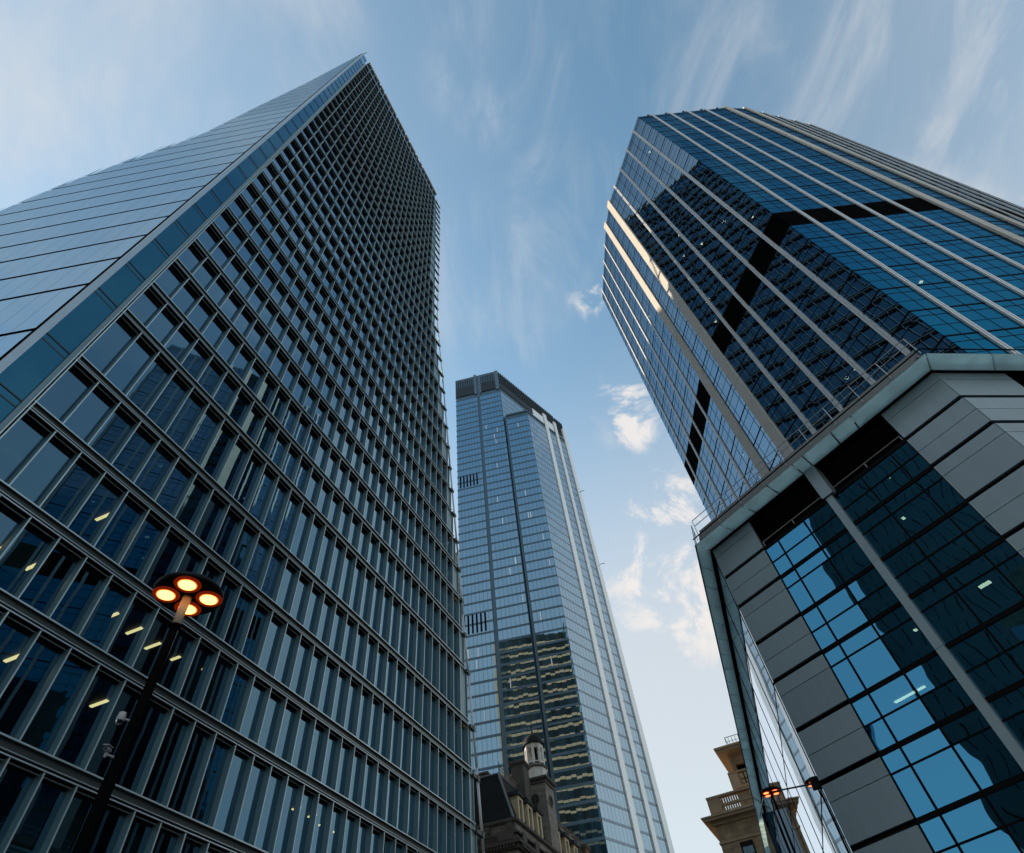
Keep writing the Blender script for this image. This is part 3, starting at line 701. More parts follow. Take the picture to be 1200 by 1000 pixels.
# crown
mb = MB()
for (a, b) in ((.3, 10.3), (14.0, 22.0)):
    cF.box(mb, a, b, 260, 268, -.2, .12)
    n = int((b - a) / 1.25)
    for i in range(n + 1): cF.box(mb, a + (b - a) * i / n - .22, a + (b - a) * i / n + .22, 268, 275.5, -.3, .1)
mb.build('crown_louvre', M['ct_crown'], CT)
mb = MB(); cF.box(mb, .3, 10.3, 268, 275.5, -.9, -.5); cF.box(mb, 14, 22, 268, 275.5, -.9, -.5); mb.build('crown_recess', M['louvre'], CT)
mb = MB(); cF.box(mb, 0, .3, 259, CH, -.3, .15); cF.box(mb, 10.3, 11.7, 259, 278, -.3, .15); cF.box(mb, 13.1, 14, 259, 276, -.3, .15); cF.box(mb, 22, 23.95, 259, CH + .6, -.3, .15); cF.box(mb, .3, 22, 275.5, 276.6, -.3, .1); mb.build('crown_glazing', M['ct_crown2'], CT)
mb = MB(); cUp.box(mb, .5, 26, 260, 266, -.2, .1)
for i in range(32): cUp.box(mb, .5 + 1.42 * i, 1.15 + 1.42 * i, 266, 275.6, -.2, .3)
cUp.box(mb, 46.5, 53.5, 262, 266, -.2, .1)
for i in range(5): cUp.box(mb, 46.8 + 1.4 * i, 47.4 + 1.4 * i, 264, 275, -.2, .3)
mb.build('crown_fin', M['ct_crown'], CT)
mb = MB(); cUp.box(mb, 26, 46, 259, 266, -.25, .0); cUp.box(mb, .5, 54, 266, 275, -2.5, -2.0); mb.build('crown_screen', M['ct_white'], CT)
for zz0 in (189.5, 117.0):
    for i in range(6):
        mb = MB(); u = 1.2 + 1.5 * i; cF.box(mb, u, u + .62, zz0, zz0 + 7.3, -.2, .14); mb.build('vent_slot', M['louvre'], CT)
for i in range(26):                                      # odd blinds and lit desks behind the glass
    u = random.choice((random.uniform(14, 23), random.uniform(26, 35), random.uniform(1, 11))); z = random.choice(CZ[20:55])
    if u > 25 and z > CST - 8: continue
    mb = MB(); cF.box(mb, u, u + .28, z + .4, z + 3.6, .005, .03); mb.build('blind', M['ct_white'], CT)
for i in range(26):
    u = random.uniform(1, 11); z = CZ[random.choice((13, 14, 14, 15))]; mb = MB(); cF.box(mb, u, u + .4, z + 2.9, z + 3.1, .01, .03); mb.build('ceiling_light', M['cool_light'], CT)
mb = MB(); mb.tube((25.9, 193.5, 196), (29.0, 192.5, 196), .12); mb.tube((27.2, 195.5, 155), (29.6, 194.6, 154.6), .12); mb.build('davit', M['iron'], CT)

# concrete framed tower glimpsed behind
FT = empty('concrete_tower', 'sliver of a concrete framed block between the white pole and the tallest tower', 'tower block', (-38, 236, GROUND))
mb = MB()
for i in range(50):
    z = 3 + 4.1 * i
    mb.box(-62, -30, 234, 258, z - .6, z + .6)
for i in range(9): mb.box(-62 + 3.9 * i, -60.9 + 3.9 * i, 233.6, 258.4, GROUND, 206)
mb.build('frame', M['concrete'], FT)
mb = MB(); mb.box(-61, -31, 235.5, 257, GROUND, 205); mb.build('glazing', M['black'], FT)

# ------------------------------------------------------------------ mansarded stone building with cupola
sC = Vector((-6.75, 84.7)); sl = V2(-77, 1); sr = V2(17, 1)
SI = sC + V2(-30, 20); SLf = Fr(sC, sC + sl * 16, SI); SRf = Fr(sC, sC + sr * 46, SI)
ZE = 29.6; ZR = 36.2
ST = empty('stone_building', 'sooty Victorian stone building with black mansard roof, dormers and a white cupola', 'building', (sC.x, sC.y, GROUND))
base = [sC, sC + sr * 46, sC + sr * 46 + sl * 16, sC + sl * 16]
mb = MB(); mb.prism([tuple(p) for p in base], GROUND, ZE - 3.4); mb.build('wall', M['stone'], ST)
def around(mb, z0, z1, out, m=0):
    q = [sC - sl * out - sr * out, sC + sr * 46 - sl * out, sC + sr * 46 + sl * 16, sC + sl * 16 - sr * out]
    mb.prism([tuple(p) for p in q], z0, z1, m)
mb = MB()
around(mb, ZE - 3.4, ZE - 2.9, .45); around(mb, ZE - 2.9, ZE - 2.6, .8)
for i in range(40): SLf.box(mb, .1 + .42 * i, .3 + .42 * i, ZE - 3.25, ZE - 2.92, .45, .75)
for i in range(100): SRf.box(mb, .1 + .45 * i, .32 + .45 * i, ZE - 3.25, ZE - 2.92, .45, .75)
mb.build('cornice', M['stone_dark'], ST)
mb = MB(); around(mb, ZE - 2.6, ZE - 2.35, .55); around(mb, ZE - 1.75, ZE - 1.5, .5)
for u0, u1 in ((.2, 2.3), (5.6, 7.6), (11, 13)): SLf.box(mb, u0, u1, ZE - 2.4, ZE - 1.4, .1, .62)
for i in range(36): SLf.box(mb, 2.45 + .26 * i, 2.6 + .26 * i, ZE - 2.35, ZE - 1.75, .2, .45)
for i in range(11): SRf.box(mb, 1 + 4.2 * i, 2.2 + 4.2 * i, ZE - 2.4, ZE - 1.4, .1, .6)
mb.build('balustrade', M['stone_dark'], ST)
mb = MB(); around(mb, ZE - 2.35, ZE - .35, .05); mb.build('attic_wall', M['stone'], ST)
mb = MB(); around(mb, ZE - .35, ZE, .40); around(mb, ZE - .5, ZE - .35, .22); mb.build('eaves', M['stone_dark'], ST)
for u in (.3, 3.4, 6.6, 9.8):
    mb = MB(); SLf.box(mb, u, u + .7, ZE - 1.3, ZE - .5, .05, .5); SLf.box(mb, u + .12, u + .58, ZE - 1.6, ZE - 1.3, .05, .38); mb.build('bracket', M['stone_dark'], ST)
ro = .2; ri = 2.7
lo_ = [sC + (sl + sr) * ro, sC + sr * 45.8 + sl * ro, sC + sr * 45.8 + sl * 15.8, sC + sl * 15.8 + sr * ro]
hi_ = [sC + sl * ri + sr * 2.2, sC + sr * 44 + sl * ri, sC + sr * 44 + sl * 13, sC + sl * 15.0 + sr * 2.2]
mb = MB(); mb.prism([tuple(p) for p in lo_], ZE, ZR, 0, [tuple(p) for p in hi_]); mb.build('mansard_roof', M['slate'], ST)
mb = MB(); mb.tube((lo_[0].x, lo_[0].y, ZE), (hi_[0].x, hi_[0].y, ZR), .16); mb.tube((hi_[0].x, hi_[0].y, ZR), (hi_[3].x, hi_[3].y, ZR), .16); mb.tube((hi_[0].x, hi_[0].y, ZR), (hi_[1].x, hi_[1].y, ZR), .14); mb.build('roof_flashing', M['lead'], ST)
def dormer(f, u, z0=ZE + .15):
    mb = MB(); w = .95
    f.box(mb, u - w, u - w + .5, z0, z0 + 3.3, -2.6, -.25); f.box(mb, u + w - .5, u + w, z0, z0 + 3.3, -2.6, -.25)
    f.box(mb, u - w - .1, u + w + .1, z0 - .15, z0 + .25, -2.6, -.15); f.box(mb, u - w, u + w, z0 + 2.9, z0 + 3.3, -2.6, -.24)
    o = mb.build('dormer', M['cream'], ST)
    mb = MB(); i = u - w - .25; j = u + w + .25
    for a, b in ((i, u), (u, j)): pass
    mb.hexa([f.p(i, z0 + 3.3, -3.4), f.p(j, z0 + 3.3, -3.4), f.p(j, z0 + 3.3, .0), f.p(i, z0 + 3.3, .0), f.p(i + .5, z0 + 3.95, -3.4), f.p(j - .5, z0 + 3.95, -3.4), f.p(j - .5, z0 + 3.95, -.1), f.p(i + .5, z0 + 3.95, -.1)])
    adopt(mb.build('dormer_roof', M['slate']), o)
    mb = MB(); f.quad(mb, u - w + .5, u + w - .5, z0 + .25, z0 + 2.9, -.5); adopt(mb.build('pane', M['win_dark']), o)
for u in (3.2, 6.6, 10.0, 17.5, 21.5, 25.5): dormer(SRf, u)
dormer(SLf, 8.5)
mb = MB(); fr2 = Fr(hi_[0], hi_[1], SI)
for i in range(90):
    u = .4 + .42 * i; mb.tube(fr2.p(u, ZR, 0), fr2.p(u, ZR + 1.15, 0), .035, .03, 5)
    if i % 9 == 0: mb.tube(fr2.p(u, ZR, 0), fr2.p(u, ZR + 1.7, 0), .07, .05, 6)
for z in (ZR + .25, ZR + .7, ZR + 1.15): mb.tube(fr2.p(.2, z, 0), fr2.p(38, z, 0), .045)
mb.build('roof_railing', M['iron'], ST)
def chimney(p, w, d2, z0, z1, mat):
    mb = MB(); f = Fr(p - sl * (-w / 2), p - sl * (w / 2), p + sr * 5); f.box(mb, 0, w, z0, z1 - .5, -d2, 0, 0)
    f.box(mb, -.15, w + .15, z1 - .5, z1 - .3, -d2 - .15, .15, 1); f.box(mb, -.28, w + .28, z1 - .3, z1, -d2 - .28, .28, 1)
    return mb.build('chimney', [mat, M['stone_dark']], ST)
chimney(Vector((-6.55, 94.0)), 2.0, 2.6, ZR - 1, 40.3, M['stone_dark'])
chimney(Vector((-12.0, 90.5)), 2.6, 3.5, ZR - 1, 37.8, M['brick'])
chimney(Vector((1.2, 121)), 2.2, 2.5, ZE - 1, 36.6, M['brick'])
# clock-tower base and cupola
tc = Vector((-3.95, 99.2)); hw = 1.75
def sq(w): return [tuple(tc - sl * w - sr * w), tuple(tc - sl * w + sr * w), tuple(tc + sl * w + sr * w), tuple(tc + sl * w - sr * w)]
mb = MB(); mb.prism(sq(hw), ZE, 38.10); tw = mb.build('turret', M['stone'], ST)
mb = MB(); mb.prism(sq(hw + .2), 38.10, 38.45); mb.prism(sq(hw + .5), 38.68, 38.95)
for f in (Fr(tc - sl * hw - sr * hw, tc + sl * hw - sr * hw, tc), Fr(tc - sl * hw - sr * hw, tc - sl * hw + sr * hw, tc)):
    for i in range(9): f.box(mb, .05 + .41 * i, .25 + .41 * i, 38.45, 38.68, -.05, .42)
adopt(mb.build('turret_cornice', M['stone_dark']), tw)
fq1 = Fr(tc - sl * hw - sr * hw, tc + sl * hw - sr * hw, tc); fq2 = Fr(tc - sl * hw - sr * hw, tc - sl * hw + sr * hw, tc)
for f, zz1 in ((fq1, 36.00), (fq2, 36.00)):
    mb = MB(); cpt = [(.52 * math.cos(t * math.pi / 8), .62 * math.sin(t * math.pi / 8)) for t in range(16)]
    mb.poly([f.p(1.75 + a, zz1 + b, .03) for a, b in cpt], 0)
    for t in range(16):
        a, b = cpt[t]; a2, b2 = cpt[(t + 1) % 16]
        mb.hexa([f.p(1.75 + a, zz1 + b, 0), f.p(1.75 + a2, zz1 + b2, 0), f.p(1.75 + a2 * 1.35, zz1 + b2 * 1.35, 0), f.p(1.75 + a * 1.35, zz1 + b * 1.35, 0),
                 f.p(1.75 + a, zz1 + b, .14), f.p(1.75 + a2, zz1 + b2, .14), f.p(1.75 + a2 * 1.35, zz1 + b2 * 1.35, .14), f.p(1.75 + a * 1.35, zz1 + b * 1.35, .14)], 1)
    f.box(mb, 1.71, 1.79, zz1 - .6, zz1 + .6, .03, .07, 1); f.box(mb, 1.25, 2.25, zz1 - .04, zz1 + .04, .03, .07, 1)
    adopt(mb.build('round_window', [M['win_dark'], M['stone_dark']]), tw)
def octo(mb, r, z0, z1, r1=None, m=0): mb.prism([(tc.x + r * math.cos(R(22.5 + 45 * i + 17)), tc.y + r * math.sin(R(22.5 + 45 * i + 17))) for i in range(8)], z0, z1, m, [(tc.x + (r1 or r) * math.cos(R(22.5 + 45 * i + 17)), tc.y + (r1 or r) * math.sin(R(22.5 + 45 * i + 17))) for i in range(8)])
cu = empty('cupola_root', '', '', (0, 0, 0)); bpy.data.objects.remove(cu)
mb = MB(); octo(mb, 1.62, 38.95, 40.70); octo(mb, 1.55, 40.70, 41.30, 1.35)
cup = mb.build('cupola', M['white_paint'], ST)
mb = MB(); octo(mb, 1.85, 40.75, 41.00); octo(mb, 1.5, 41.30, 41.50)
adopt(mb.build('cupola_gallery', M['stone_dark']), cup)
mb = MB()
for i in range(8):
    a = R(22.5 + 45 * i + 17); x, y = tc.x + 1.3 * math.cos(a), tc.y + 1.3 * math.sin(a); mb.tube((x, y, 41.30), (x, y, 44.10), .25, .22, 8)
    a2 = R(22.5 + 45 * (i + 1) + 17); x2, y2 = tc.x + 1.3 * math.cos(a2), tc.y + 1.3 * math.sin(a2)
    mb.tube((x, y, 43.90), (x2, y2, 43.90), .24, .24, 6); mb.tube((x, y, 41.60), (x2, y2, 41.60), .16, .16, 6)
octo(mb, 1.5, 44.05, 44.40); adopt(mb.build('lantern', M['white_paint']), cup)
mb = MB(); mb.lathe(tc, [(1.75, 44.38), (1.7, 44.55), (1.55, 45.10), (1.25, 45.65), (.75, 46.10), (.2, 46.35), (.12, 46.80), (.06, 47.30), (.2, 47.45), (.05, 47.65), (.03, 48.90), (0, 48.95)], 24)
adopt(mb.build('dome', M['slate'], smooth=False), cup)
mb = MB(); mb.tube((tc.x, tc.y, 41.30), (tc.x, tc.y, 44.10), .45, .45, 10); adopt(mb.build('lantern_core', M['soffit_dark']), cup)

# ------------------------------------------------------------------ tan stone building at the end of the lane
qC = Vector((21.2, 102.4)); qd = V2(110, 1); qb = V2(20, 1)
QI = qC + qd * 8 + qb * 8; QF = Fr(qC, qC + qd * 22, QI); QL = Fr(qC, qC + qb * 20, QI)
QS = empty('stone_building', 'tan ashlar building with a balustraded terrace and set back top storey behind the glass eave', 'building', (qC.x, qC.y, GROUND))
mb = MB(); QZ = 30.9
mb.prism([tuple(p) for p in (qC, qC + qd * 22, qC + qd * 22 + qb * 20, qC + qb * 20)], GROUND, QZ); mb.build('wall', M['stone_tan'], QS)
def ledge(mb, f0, a, b, z0, z1, out, back=20):
    f0.box(mb, a - out, b, z0, z1, -back - out, out)
mb = MB(); ledge(mb, QF, 0, 22, QZ, QZ + .5, .35); ledge(mb, QF, 0, 22, QZ + .5, QZ + .85, 1.25); ledge(mb, QF, 0, 22, QZ + .85, QZ + 1.05, 1.45)
ledge(mb, QF, 0, 22, QZ - 2.3, QZ - 2.05, .12); mb.build('cornice', M['stone_trim'], QS)
mb = MB(); T0 = QZ + 1.05
QF.box(mb, .1, 2.0, T0, T0 + 2.2, -1.2, .85); QF.box(mb, 6.6, 9.0, T0, T0 + 2.2, -.3, .85); QF.box(mb, .05, 9.0, T0 + 2.2, T0 + 2.45, -.2, .95); QF.box(mb, .1, 9, T0, T0 + .3, -.2, .85)
for i in range(13): 
    for z in (T0 + .3, T0 + 1.3): QF.box(mb, 2.15 + .36 * i, 2.38 + .36 * i, z, z + .72, .1, .6)
QF.box(mb, 2, 6.6, T0 + 1.02, T0 + 1.3, .05, .65); mb.build('balustrade', M['stone_trim'], QS)
for (u, z) in ((3.6, 26.6), (8.0, 26.6), (12.6, 26.6), (16.6, 26.6), (3.6, 21.5), (8.0, 21.5), (12.6, 21.5)):
    mb = MB(); QF.box(mb, u - .95, u + .95, z - 1.7, z + 1.7, -.2, .03, 0); o = mb.build('window_frame', M['iron'], QS)
    mb = MB(); QF.quad(mb, u - .72, u + .72, z - 1.45, z + 1.05, .05); adopt(mb.build('pane', M['win_sky']), o)
# set back storey
uC = qC + qd * 4.4 + qb * 3.2; UF = Fr(uC, uC + qd * 18, QI); U0 = T0; U1 = 42.1
mb = MB(); mb.prism([tuple(p) for p in (uC, uC + qd * 18, uC + qd * 18 + qb * 14, uC + qb * 14)], U0, U1 - 6.3); mb.build('upper_wall', M['stone_tan'], QS)
mb = MB(); UF.box(mb, -.4, 18, U1 - 6.3, U1 - 6.0, -14, .4); UF.box(mb, -.4, 1.1, U1 - 6, U1 - 4.2, -.2, .35); UF.box(mb, 3.2, 6.2, U1 - 6, U1 - 4.2, -.2, .35); UF.box(mb, -.4, 9, U1 - 4.2, U1 - 3.95, -.2, .4)
for i in range(3): UF.box(mb, 1.35 + .7 * i, 1.85 + .7 * i, U1 - 5.9, U1 - 5.3, -.1, .25); UF.box(mb, 1.35 + .7 * i, 1.85 + .7 * i, U1 - 5.1, U1 - 4.4, -.1, .25)
mb.build('upper_parapet', M['stone_trim'], QS)
mb = MB(); UF.box(mb, .5, 18, U1 - 6, U1 - .7, -13, -2.6)
for u0, u1 in ((.5, 1.1), (3.6, 4.6), (7.6, 8.4)): UF.box(mb, u0, u1, U1 - 6, U1 - .7, -2.6, -1.7)
UF.box(mb, .5, 12, U1 - 2.3, U1 - .7, -2.6, -1.8); mb.build('loggia', M['stone_tan'], QS)
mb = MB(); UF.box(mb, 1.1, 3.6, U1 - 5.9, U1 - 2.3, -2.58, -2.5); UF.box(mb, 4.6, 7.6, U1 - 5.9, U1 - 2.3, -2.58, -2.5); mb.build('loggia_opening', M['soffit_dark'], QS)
mb = MB(); UF.box(mb, 3.5, 4.3, U1 - 1.9, U1 - .9, -1.8, -1.3); mb.build('wall_lantern', M['iron'], QS)
mb = MB(); UF.box(mb, -.9, 18, U1 - .7, U1 - .3, -14.5, .2); UF.box(mb, -1.2, 18, U1 - .3, U1, -14.8, .45); mb.build('upper_cornice', M['stone_trim'], QS)
mb = MB()
for i in range(20): mb.tube(UF.p(1.0 + .55 * i, U1, -.6), UF.p(1.0 + .55 * i, U1 + 1.5, -.6), .04, .04, 5)
mb.tube(UF.p(1, U1 + 1.5, -.6), UF.p(12, U1 + 1.5, -.6), .05); mb.tube(UF.p(1, U1 + .8, -.6), UF.p(12, U1 + .8, -.6), .03); mb.tube(UF.p(1, U1 + 1.5, -.6), UF.p(1, U1 + 1.5, -8), .05); mb.build('roof_railing', M['iron'], QS)

# ------------------------------------------------------------------ neighbours outside the frame (cast the shade and fill the mirrors)
def plain_block(name, label, pts, z1, wall, win, pit=4.0, step=3.0, gap=.45):
    c = Vector((sum(p[0] for p in pts) / len(pts), sum(p[1] for p in pts) / len(pts)))
    e = empty(name, label, 'building', (c.x, c.y, GROUND))
    mb = MB(); mb.prism(pts, GROUND, z1); mb.build('wall', wall, e)
    mb = MB()
    for i in range(len(pts)):
        f = Fr(pts[i], pts[(i + 1) % len(pts)], c); n = int(f.L / step)
        z = 2.0
        while z + pit < z1:
            for j in range(n): f.quad(mb, step * j + gap, step * j + step - gap + .2, z + .6, z + pit - .5, .04)
            z += pit
    stuff(mb.build('window', win, e)); return e
fp = Vector((-69, -13)); fq_ = Vector((-44, -60))
M['teal_panel'] = solid('teal_grey_panel', (0.11, 0.145, 0.15), 0.6, 0, 0.35, 0.12, streak=0.15)
NB = plain_block('office_block', 'dark panelled slab block across the side street behind the viewer', [tuple(fp), tuple(fq_), tuple(fq_ + Vector((-30, -16))), tuple(fp + Vector((-30, -16)))], 92, M['teal_panel'], M['black'], 4.6, 1.9, .98)
NR = plain_block('stone_office', 'tan stone office block on the far corner behind the viewer', [(52, -34), (52, -2), (84, 4), (84, -34)], 34, M['stone_tan'], M['win_dark'], 4.4, 2.8)
NT = plain_block('stone_block', 'tan stone block with small windows beside the slab behind the viewer', [(-38, -14), (-20, -30), (-32, -42), (-50, -26)], 40, M['stone_tan'], M['win_dark'], 4.0, 2.6)
NS = plain_block('office_slab', 'tall slab block hidden behind the finned tower', [(-122, 104), (-82, 104), (-82, 128), (-122, 128)], 140, M['concrete'], M['win_dark'])

# ------------------------------------------------------------------ street lamps
def lamp_head(c, dia, root, lens, four=True):
    r = dia / 2
    mb = MB(); mb.lathe(c, [(.02, c[2] + .16), (r * .55, c[2] + .15), (r * .92, c[2] + .07), (r, c[2]), (r * .97, c[2] - .05), (r * .9, c[2] - .07), (.02, c[2] - .07)], 40)
    hd = mb.build('lamp_head', M['lamp_black'], root, smooth=True)
    for i in range(4):
        a = R(90 * i + 24); x, y = c[0] + r * .60 * math.cos(a), c[1] + r * .60 * math.sin(a)
        mb = MB(); mb.lathe((x, y), [(r * .39, c[2] - .071), (r * .345, c[2] - .100), (r * .30, c[2] - .100), (r * .27, c[2] - .08)], 24); rg = mb.build('lamp_ring', M['bowl_glow'], root, smooth=True)
        mb = MB(); mb.lathe((x, y), [(r * .29, c[2] - .083), (r * .245, c[2] - .092)], 24, 1); mb.lathe((x, y), [(r * .245, c[2] - .092), (r * .17, c[2] - .101), (.005, c[2] - .105)], 24, 0); adopt(mb.build('lens', [lens, M['lens_rim']], smooth=True), rg)
    return hd
lp = V2(-37.2, 11.3); lz = 7.86
LA = empty('street_lamp', 'tall black lamp with four glowing discs, standing before the finned tower', 'street lamp', (lp.x, lp.y, GROUND), 'black disc street lamps')
lamp_head((lp.x, lp.y, lz), 1.30, LA, M['lens'])
mb = MB(); mb.tube((lp.x, lp.y, GROUND), (lp.x, lp.y, GROUND + 1.2), .20, .19, 20); mb.tube((lp.x, lp.y, GROUND + 1.2), (lp.x, lp.y, lz - .75), .128, .075, 20); mb.tube((lp.x, lp.y, lz - .78), (lp.x, lp.y, lz - .72), .10, .10, 20)
mb.build('pole', M['pole_black'], LA, smooth=True)
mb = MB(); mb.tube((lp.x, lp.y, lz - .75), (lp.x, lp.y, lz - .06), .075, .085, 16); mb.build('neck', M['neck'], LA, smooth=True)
rp_ = V2(16.84, 38.0); rz = 12.2
LB = empty('street_lamp', 'small far street lamp with a red orange glow beneath the glass eave', 'street lamp', (rp_.x, rp_.y, GROUND), 'black disc street lamps')
lamp_head((rp_.x, rp_.y, rz), 1.10, LB, M['lens_red'])
mb = MB(); mb.tube((rp_.x, rp_.y, GROUND), (rp_.x, rp_.y, rz - .06), 0.09, .05, 16); mb.build('pole', M['pole_black'], LB, smooth=True)
bx_ = PS.p(1.0, 11.0, .0)
mb = MB(); mb.tube(PS.p(1.0, 9.35, .12), (rp_.x, rp_.y, rz - .02), .035); mb.build('tie_bar', M['iron'], LB)
mb = MB(); PS.box(mb, .85, 1.15, 9.15, 9.55, -.05, .2); mb.build('tie_bracket', M['iron'], LB)

# cameras on the lamp pole
def cctv(z, az, label, dome):
    side = V2(az, 1); e = empty('cctv_camera', label, 'security camera', (lp.x + side.x * .10, lp.y + side.y * .10, z), 'cameras on the lamp pole')
    e.scale = (.68, .68, .68)
    b = Vector((lp.x, lp.y)); p0 = b + side * .14; p1 = b + side * .28
    mb = MB(); mb.tube((p0.x - side.x * .24, p0.y - side.y * .24, z), (p1.x, p1.y, z + .02), .026); mb.build('arm', M['camera_white'], e)
    fwd = V2(az - 50, 1)
    if dome:
        mb = MB(); mb.lathe(p1, [(.02, z + .16), (.08, z + .14), (.10, z), (.09, z - .05)], 16); mb.build('housing', M['camera_white'], e, smooth=True)
        mb = MB(); mb.lathe(p1, [(.085, z - .05), (.07, z - .11), (.03, z - .14), (.003, z - .145)], 16); mb.build('lens_dome', M['win_dark'], e, smooth=True)
    else:
        a = Vector((p1.x, p1.y, z + .12)); f3 = Vector((fwd.x, fwd.y, -.25)).normalized()
        mb = MB(); mb.tube(a - f3 * .12, a + f3 * .16, .055, .05, 12); mb.tube(a - f3 * .15, a - f3 * .12, .03, .055, 12); mb.tube((p1.x, p1.y, z - .05), a, .03); mb.build('housing', M['camera_white'], e)
        mb = MB(); mb.hexa([tuple(a + f3 * s0 + Vector((fwd.y, -fwd.x, 0)) * w + Vector((0, 0, hgt))) for hgt in (.06, .075) for (s0, w) in ((-.14, -.065), (.24, -.065), (.24, .065), (-.14, .065))]); mb.build('sunshield', M['camera_white'], e)
        mb = MB(); mb.tube(a + f3 * .16, a + f3 * .165, .04, .04, 12); mb.build('lens', M['win_dark'], e)
cctv(4.72, -150, 'white bullet camera under a sunshield, lower one on the lamp pole', False)
cctv(5.30, -140, 'white dome camera, upper one on the lamp pole', True)

# ------------------------------------------------------------------ sky, sun, camera
SUN_AZ, SUN_EL = -60.0, 27.0
w = bpy.data.worlds.new('World'); bpy.context.scene.world = w; w.use_nodes = True
t = w.node_tree; t.nodes.clear(); L = t.links
out = t.nodes.new('ShaderNodeOutputWorld'); bg = t.nodes.new('ShaderNodeBackground'); L.new(bg.outputs[0], out.inputs[0]); bg.inputs[1].default_value = 0.15
sky = t.nodes.new('ShaderNodeTexSky'); sky.sky_type = 'NISHITA'; sky.sun_disc = False
sky.sun_elevation = R(SUN_EL); sky.sun_rotation = R(SUN_AZ); sky.air_density = 1.0; sky.dust_density = 0.02; sky.ozone_density = 0.7; sky.altitude = 20
tc_ = t.nodes.new('ShaderNodeTexCoord'); DIR = tc_.outputs['Generated']
sep = t.nodes.new('ShaderNodeSeparateXYZ'); L.new(DIR, sep.inputs[0])
zz_ = math_(t, 'MAXIMUM', sep.outputs[2], 0.05)
pl = t.nodes.new('ShaderNodeCombineXYZ'); L.new(math_(t, 'DIVIDE', sep.outputs[0], zz_), pl.inputs[0]); L.new(math_(t, 'DIVIDE', sep.outputs[1], zz_), pl.inputs[1])
def smooth_(x, a, b):
    n = N(t, 'ShaderNodeMapRange', interpolation_type='SMOOTHSTEP'); L.new(x, n.inputs[0]); n.inputs[1].default_value = a; n.inputs[2].default_value = b; return n.outputs[0]
# high veil, drawn out in streaks
mp = N(t, 'ShaderNodeMapping'); mp.inputs['Rotation'].default_value = (0, 0, R(-35)); mp.inputs['Scale'].default_value = (1.7, 1.0, 1); L.new(pl.outputs[0], mp.inputs['Vector'])
n1 = N(t, 'ShaderNodeTexNoise', Scale=1.5, Detail=8.0, Roughness=0.6, Distortion=0.6); L.new(mp.outputs[0], n1.inputs['Vector'])
n0 = N(t, 'ShaderNodeTexNoise', Scale=0.7, Detail=2.0); L.new(pl.outputs[0], n0.inputs['Vector'])
veil = math_(t, 'MULTIPLY', smooth_(n1.outputs[0], .42, .78), smooth_(n0.outputs[0], .32, .60))
lside = smooth_(math_(t, 'MULTIPLY', sep.outputs[0], -1.0), -.25, .60)            # thicker towards the sun
veil = math_(t, 'MULTIPLY', math_(t, 'ADD', math_(t, 'MULTIPLY', veil, .85), math_(t, 'MULTIPLY', lside, .30)), 1.0, clamp=True)
low = smooth_(sep.outputs[2], .93, .44)                                       # milky towards the roofs
veil = math_(t, 'ADD', veil, math_(t, 'MULTIPLY', smooth_(sep.outputs[0], .25, .7), .24), clamp=True)
veil = math_(t, 'MAXIMUM', veil, math_(t, 'MULTIPLY', low, .80))
# small cumulus low over the lane
n2 = N(t, 'ShaderNodeTexNoise', Scale=9.0, Detail=9.0, Roughness=0.66, Distortion=0.5); L.new(DIR, n2.inputs['Vector'])
def blob(d, r):
    n = t.nodes.new('ShaderNodeVectorMath'); n.operation = 'DISTANCE'; L.new(DIR, n.inputs[0]); n.inputs[1].default_value = d
    return smooth_(n.outputs['Value'], r, 0.0)
bl = None
mirror_bank = None
for d_, r_ in (((.52, .44, .73), .36), ((.66, .55, .51), .50)):  # added clouds, unseen behind the blue tower, brighten the finned tower's mirrored sky
    b = blob(d_, r_); mirror_bank = b if mirror_bank is None else math_(t, 'MAXIMUM', mirror_bank, b)
for d_, r_ in (((.199, .566, .80), .075), ((.198, .612, .766), .08), ((.235, .717, .656), .11), ((.225, .800, .556), .18), ((.19, .785, .59), .13), ((.163, .431, .887), .06), ((.661, .265, .702), .07)):
    b = blob(d_, r_); bl = b if bl is None else math_(t, 'MAXIMUM', bl, b)
cum = smooth_(math_(t, 'MULTIPLY', math_(t, 'ADD', math_(t, 'MULTIPLY', bl, .45), .10), math_(t, 'MULTIPLY', smooth_(n2.outputs[0], .38, .68), 2.2)), .22, .85)
ws = None
for d_, r_ in (((.062, .108, .992), .17), ((.40, .084, .913), .30), ((.60, .20, .78), .28), ((.02, .40, .92), .22), ((.16, .30, .94), .2)):
    b = blob(d_, r_); ws = b if ws is None else math_(t, 'MAXIMUM', ws, b)
mp3 = N(t, 'ShaderNodeMapping'); mp3.inputs['Rotation'].default_value = (0, 0, R(25)); mp3.inputs['Scale'].default_value = (3.2, 1.3, 1); L.new(pl.outputs[0], mp3.inputs['Vector'])
n5 = N(t, 'ShaderNodeTexNoise', Scale=2.2, Detail=9.0, Roughness=0.62, Distortion=0.9); L.new(mp3.outputs[0], n5.inputs['Vector'])
veil = math_(t, 'ADD', veil, math_(t, 'MULTIPLY', math_(t, 'MULTIPLY', smooth_(ws, .05, .6), smooth_(n5.outputs[0], .40, .74)), .34), clamp=True)
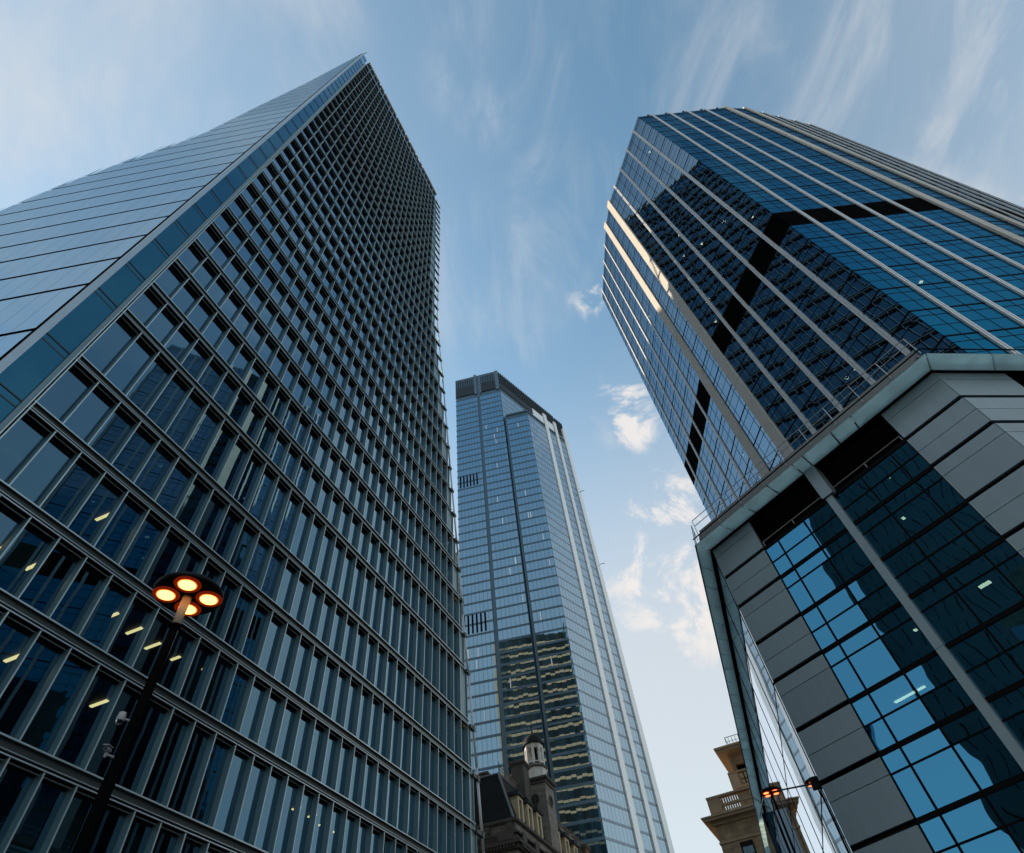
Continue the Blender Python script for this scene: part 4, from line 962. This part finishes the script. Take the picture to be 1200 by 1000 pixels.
m1 = N(t, 'ShaderNodeMix', data_type='RGBA'); tn = N(t, 'ShaderNodeMix', data_type='RGBA', blend_type='MULTIPLY'); tn.inputs[0].default_value = 1; L.new(sky.outputs[0], tn.inputs[6]); tn.inputs[7].default_value = (0.86, 1.0, 0.87, 1)
L.new(veil, m1.inputs[0]); L.new(tn.outputs[2], m1.inputs[6]); m1.inputs[7].default_value = (2.45, 2.48, 2.52, 1)
m2 = N(t, 'ShaderNodeMix', data_type='RGBA'); cum = math_(t, 'MAXIMUM', cum, math_(t, 'MULTIPLY', smooth_(mirror_bank, .35, .75), math_(t, 'ADD', math_(t, 'MULTIPLY', n2.outputs[0], .8), .35), clamp=True))
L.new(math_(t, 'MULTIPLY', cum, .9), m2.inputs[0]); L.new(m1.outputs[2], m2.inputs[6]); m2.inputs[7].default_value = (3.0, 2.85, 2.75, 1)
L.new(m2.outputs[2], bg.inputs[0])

sv = Vector((math.sin(R(SUN_AZ)) * math.cos(R(SUN_EL)), math.cos(R(SUN_AZ)) * math.cos(R(SUN_EL)), math.sin(R(SUN_EL))))
ld = bpy.data.lights.new('sun', 'SUN'); ld.energy = 3.2; ld.angle = R(0.5); ld.color = (1.0, .80, .58)
sun = bpy.data.objects.new('sun', ld); C.objects.link(sun); sun.rotation_euler = (-sv).to_track_quat('-Z', 'Y').to_euler(); sun.location = sv * 500

cam = bpy.data.cameras.new('camera'); co = bpy.data.objects.new('camera', cam); C.objects.link(co)
co.matrix_world = CM.to_4x4(); cam.sensor_fit = 'HORIZONTAL'; cam.sensor_width = 36.0; cam.lens = 36.0 * F_PX / 1200.0
cam.clip_start = 0.1; cam.clip_end = 5000
sc = bpy.context.scene; sc.camera = co
sc.view_settings.view_transform = 'Standard'; sc.view_settings.look = 'None'; sc.view_settings.exposure = 1.0; sc.view_settings.gamma = 1.0
sc.render.engine = 'CYCLES'; sc.cycles.use_denoising = True
sc.cycles.max_bounces = 8; sc.cycles.glossy_bounces = 5; sc.cycles.diffuse_bounces = 3; sc.cycles.transparent_max_bounces = 12
sc.cycles.sample_clamp_indirect = 6.0; sc.cycles.caustics_reflective = False; sc.cycles.caustics_refractive = False
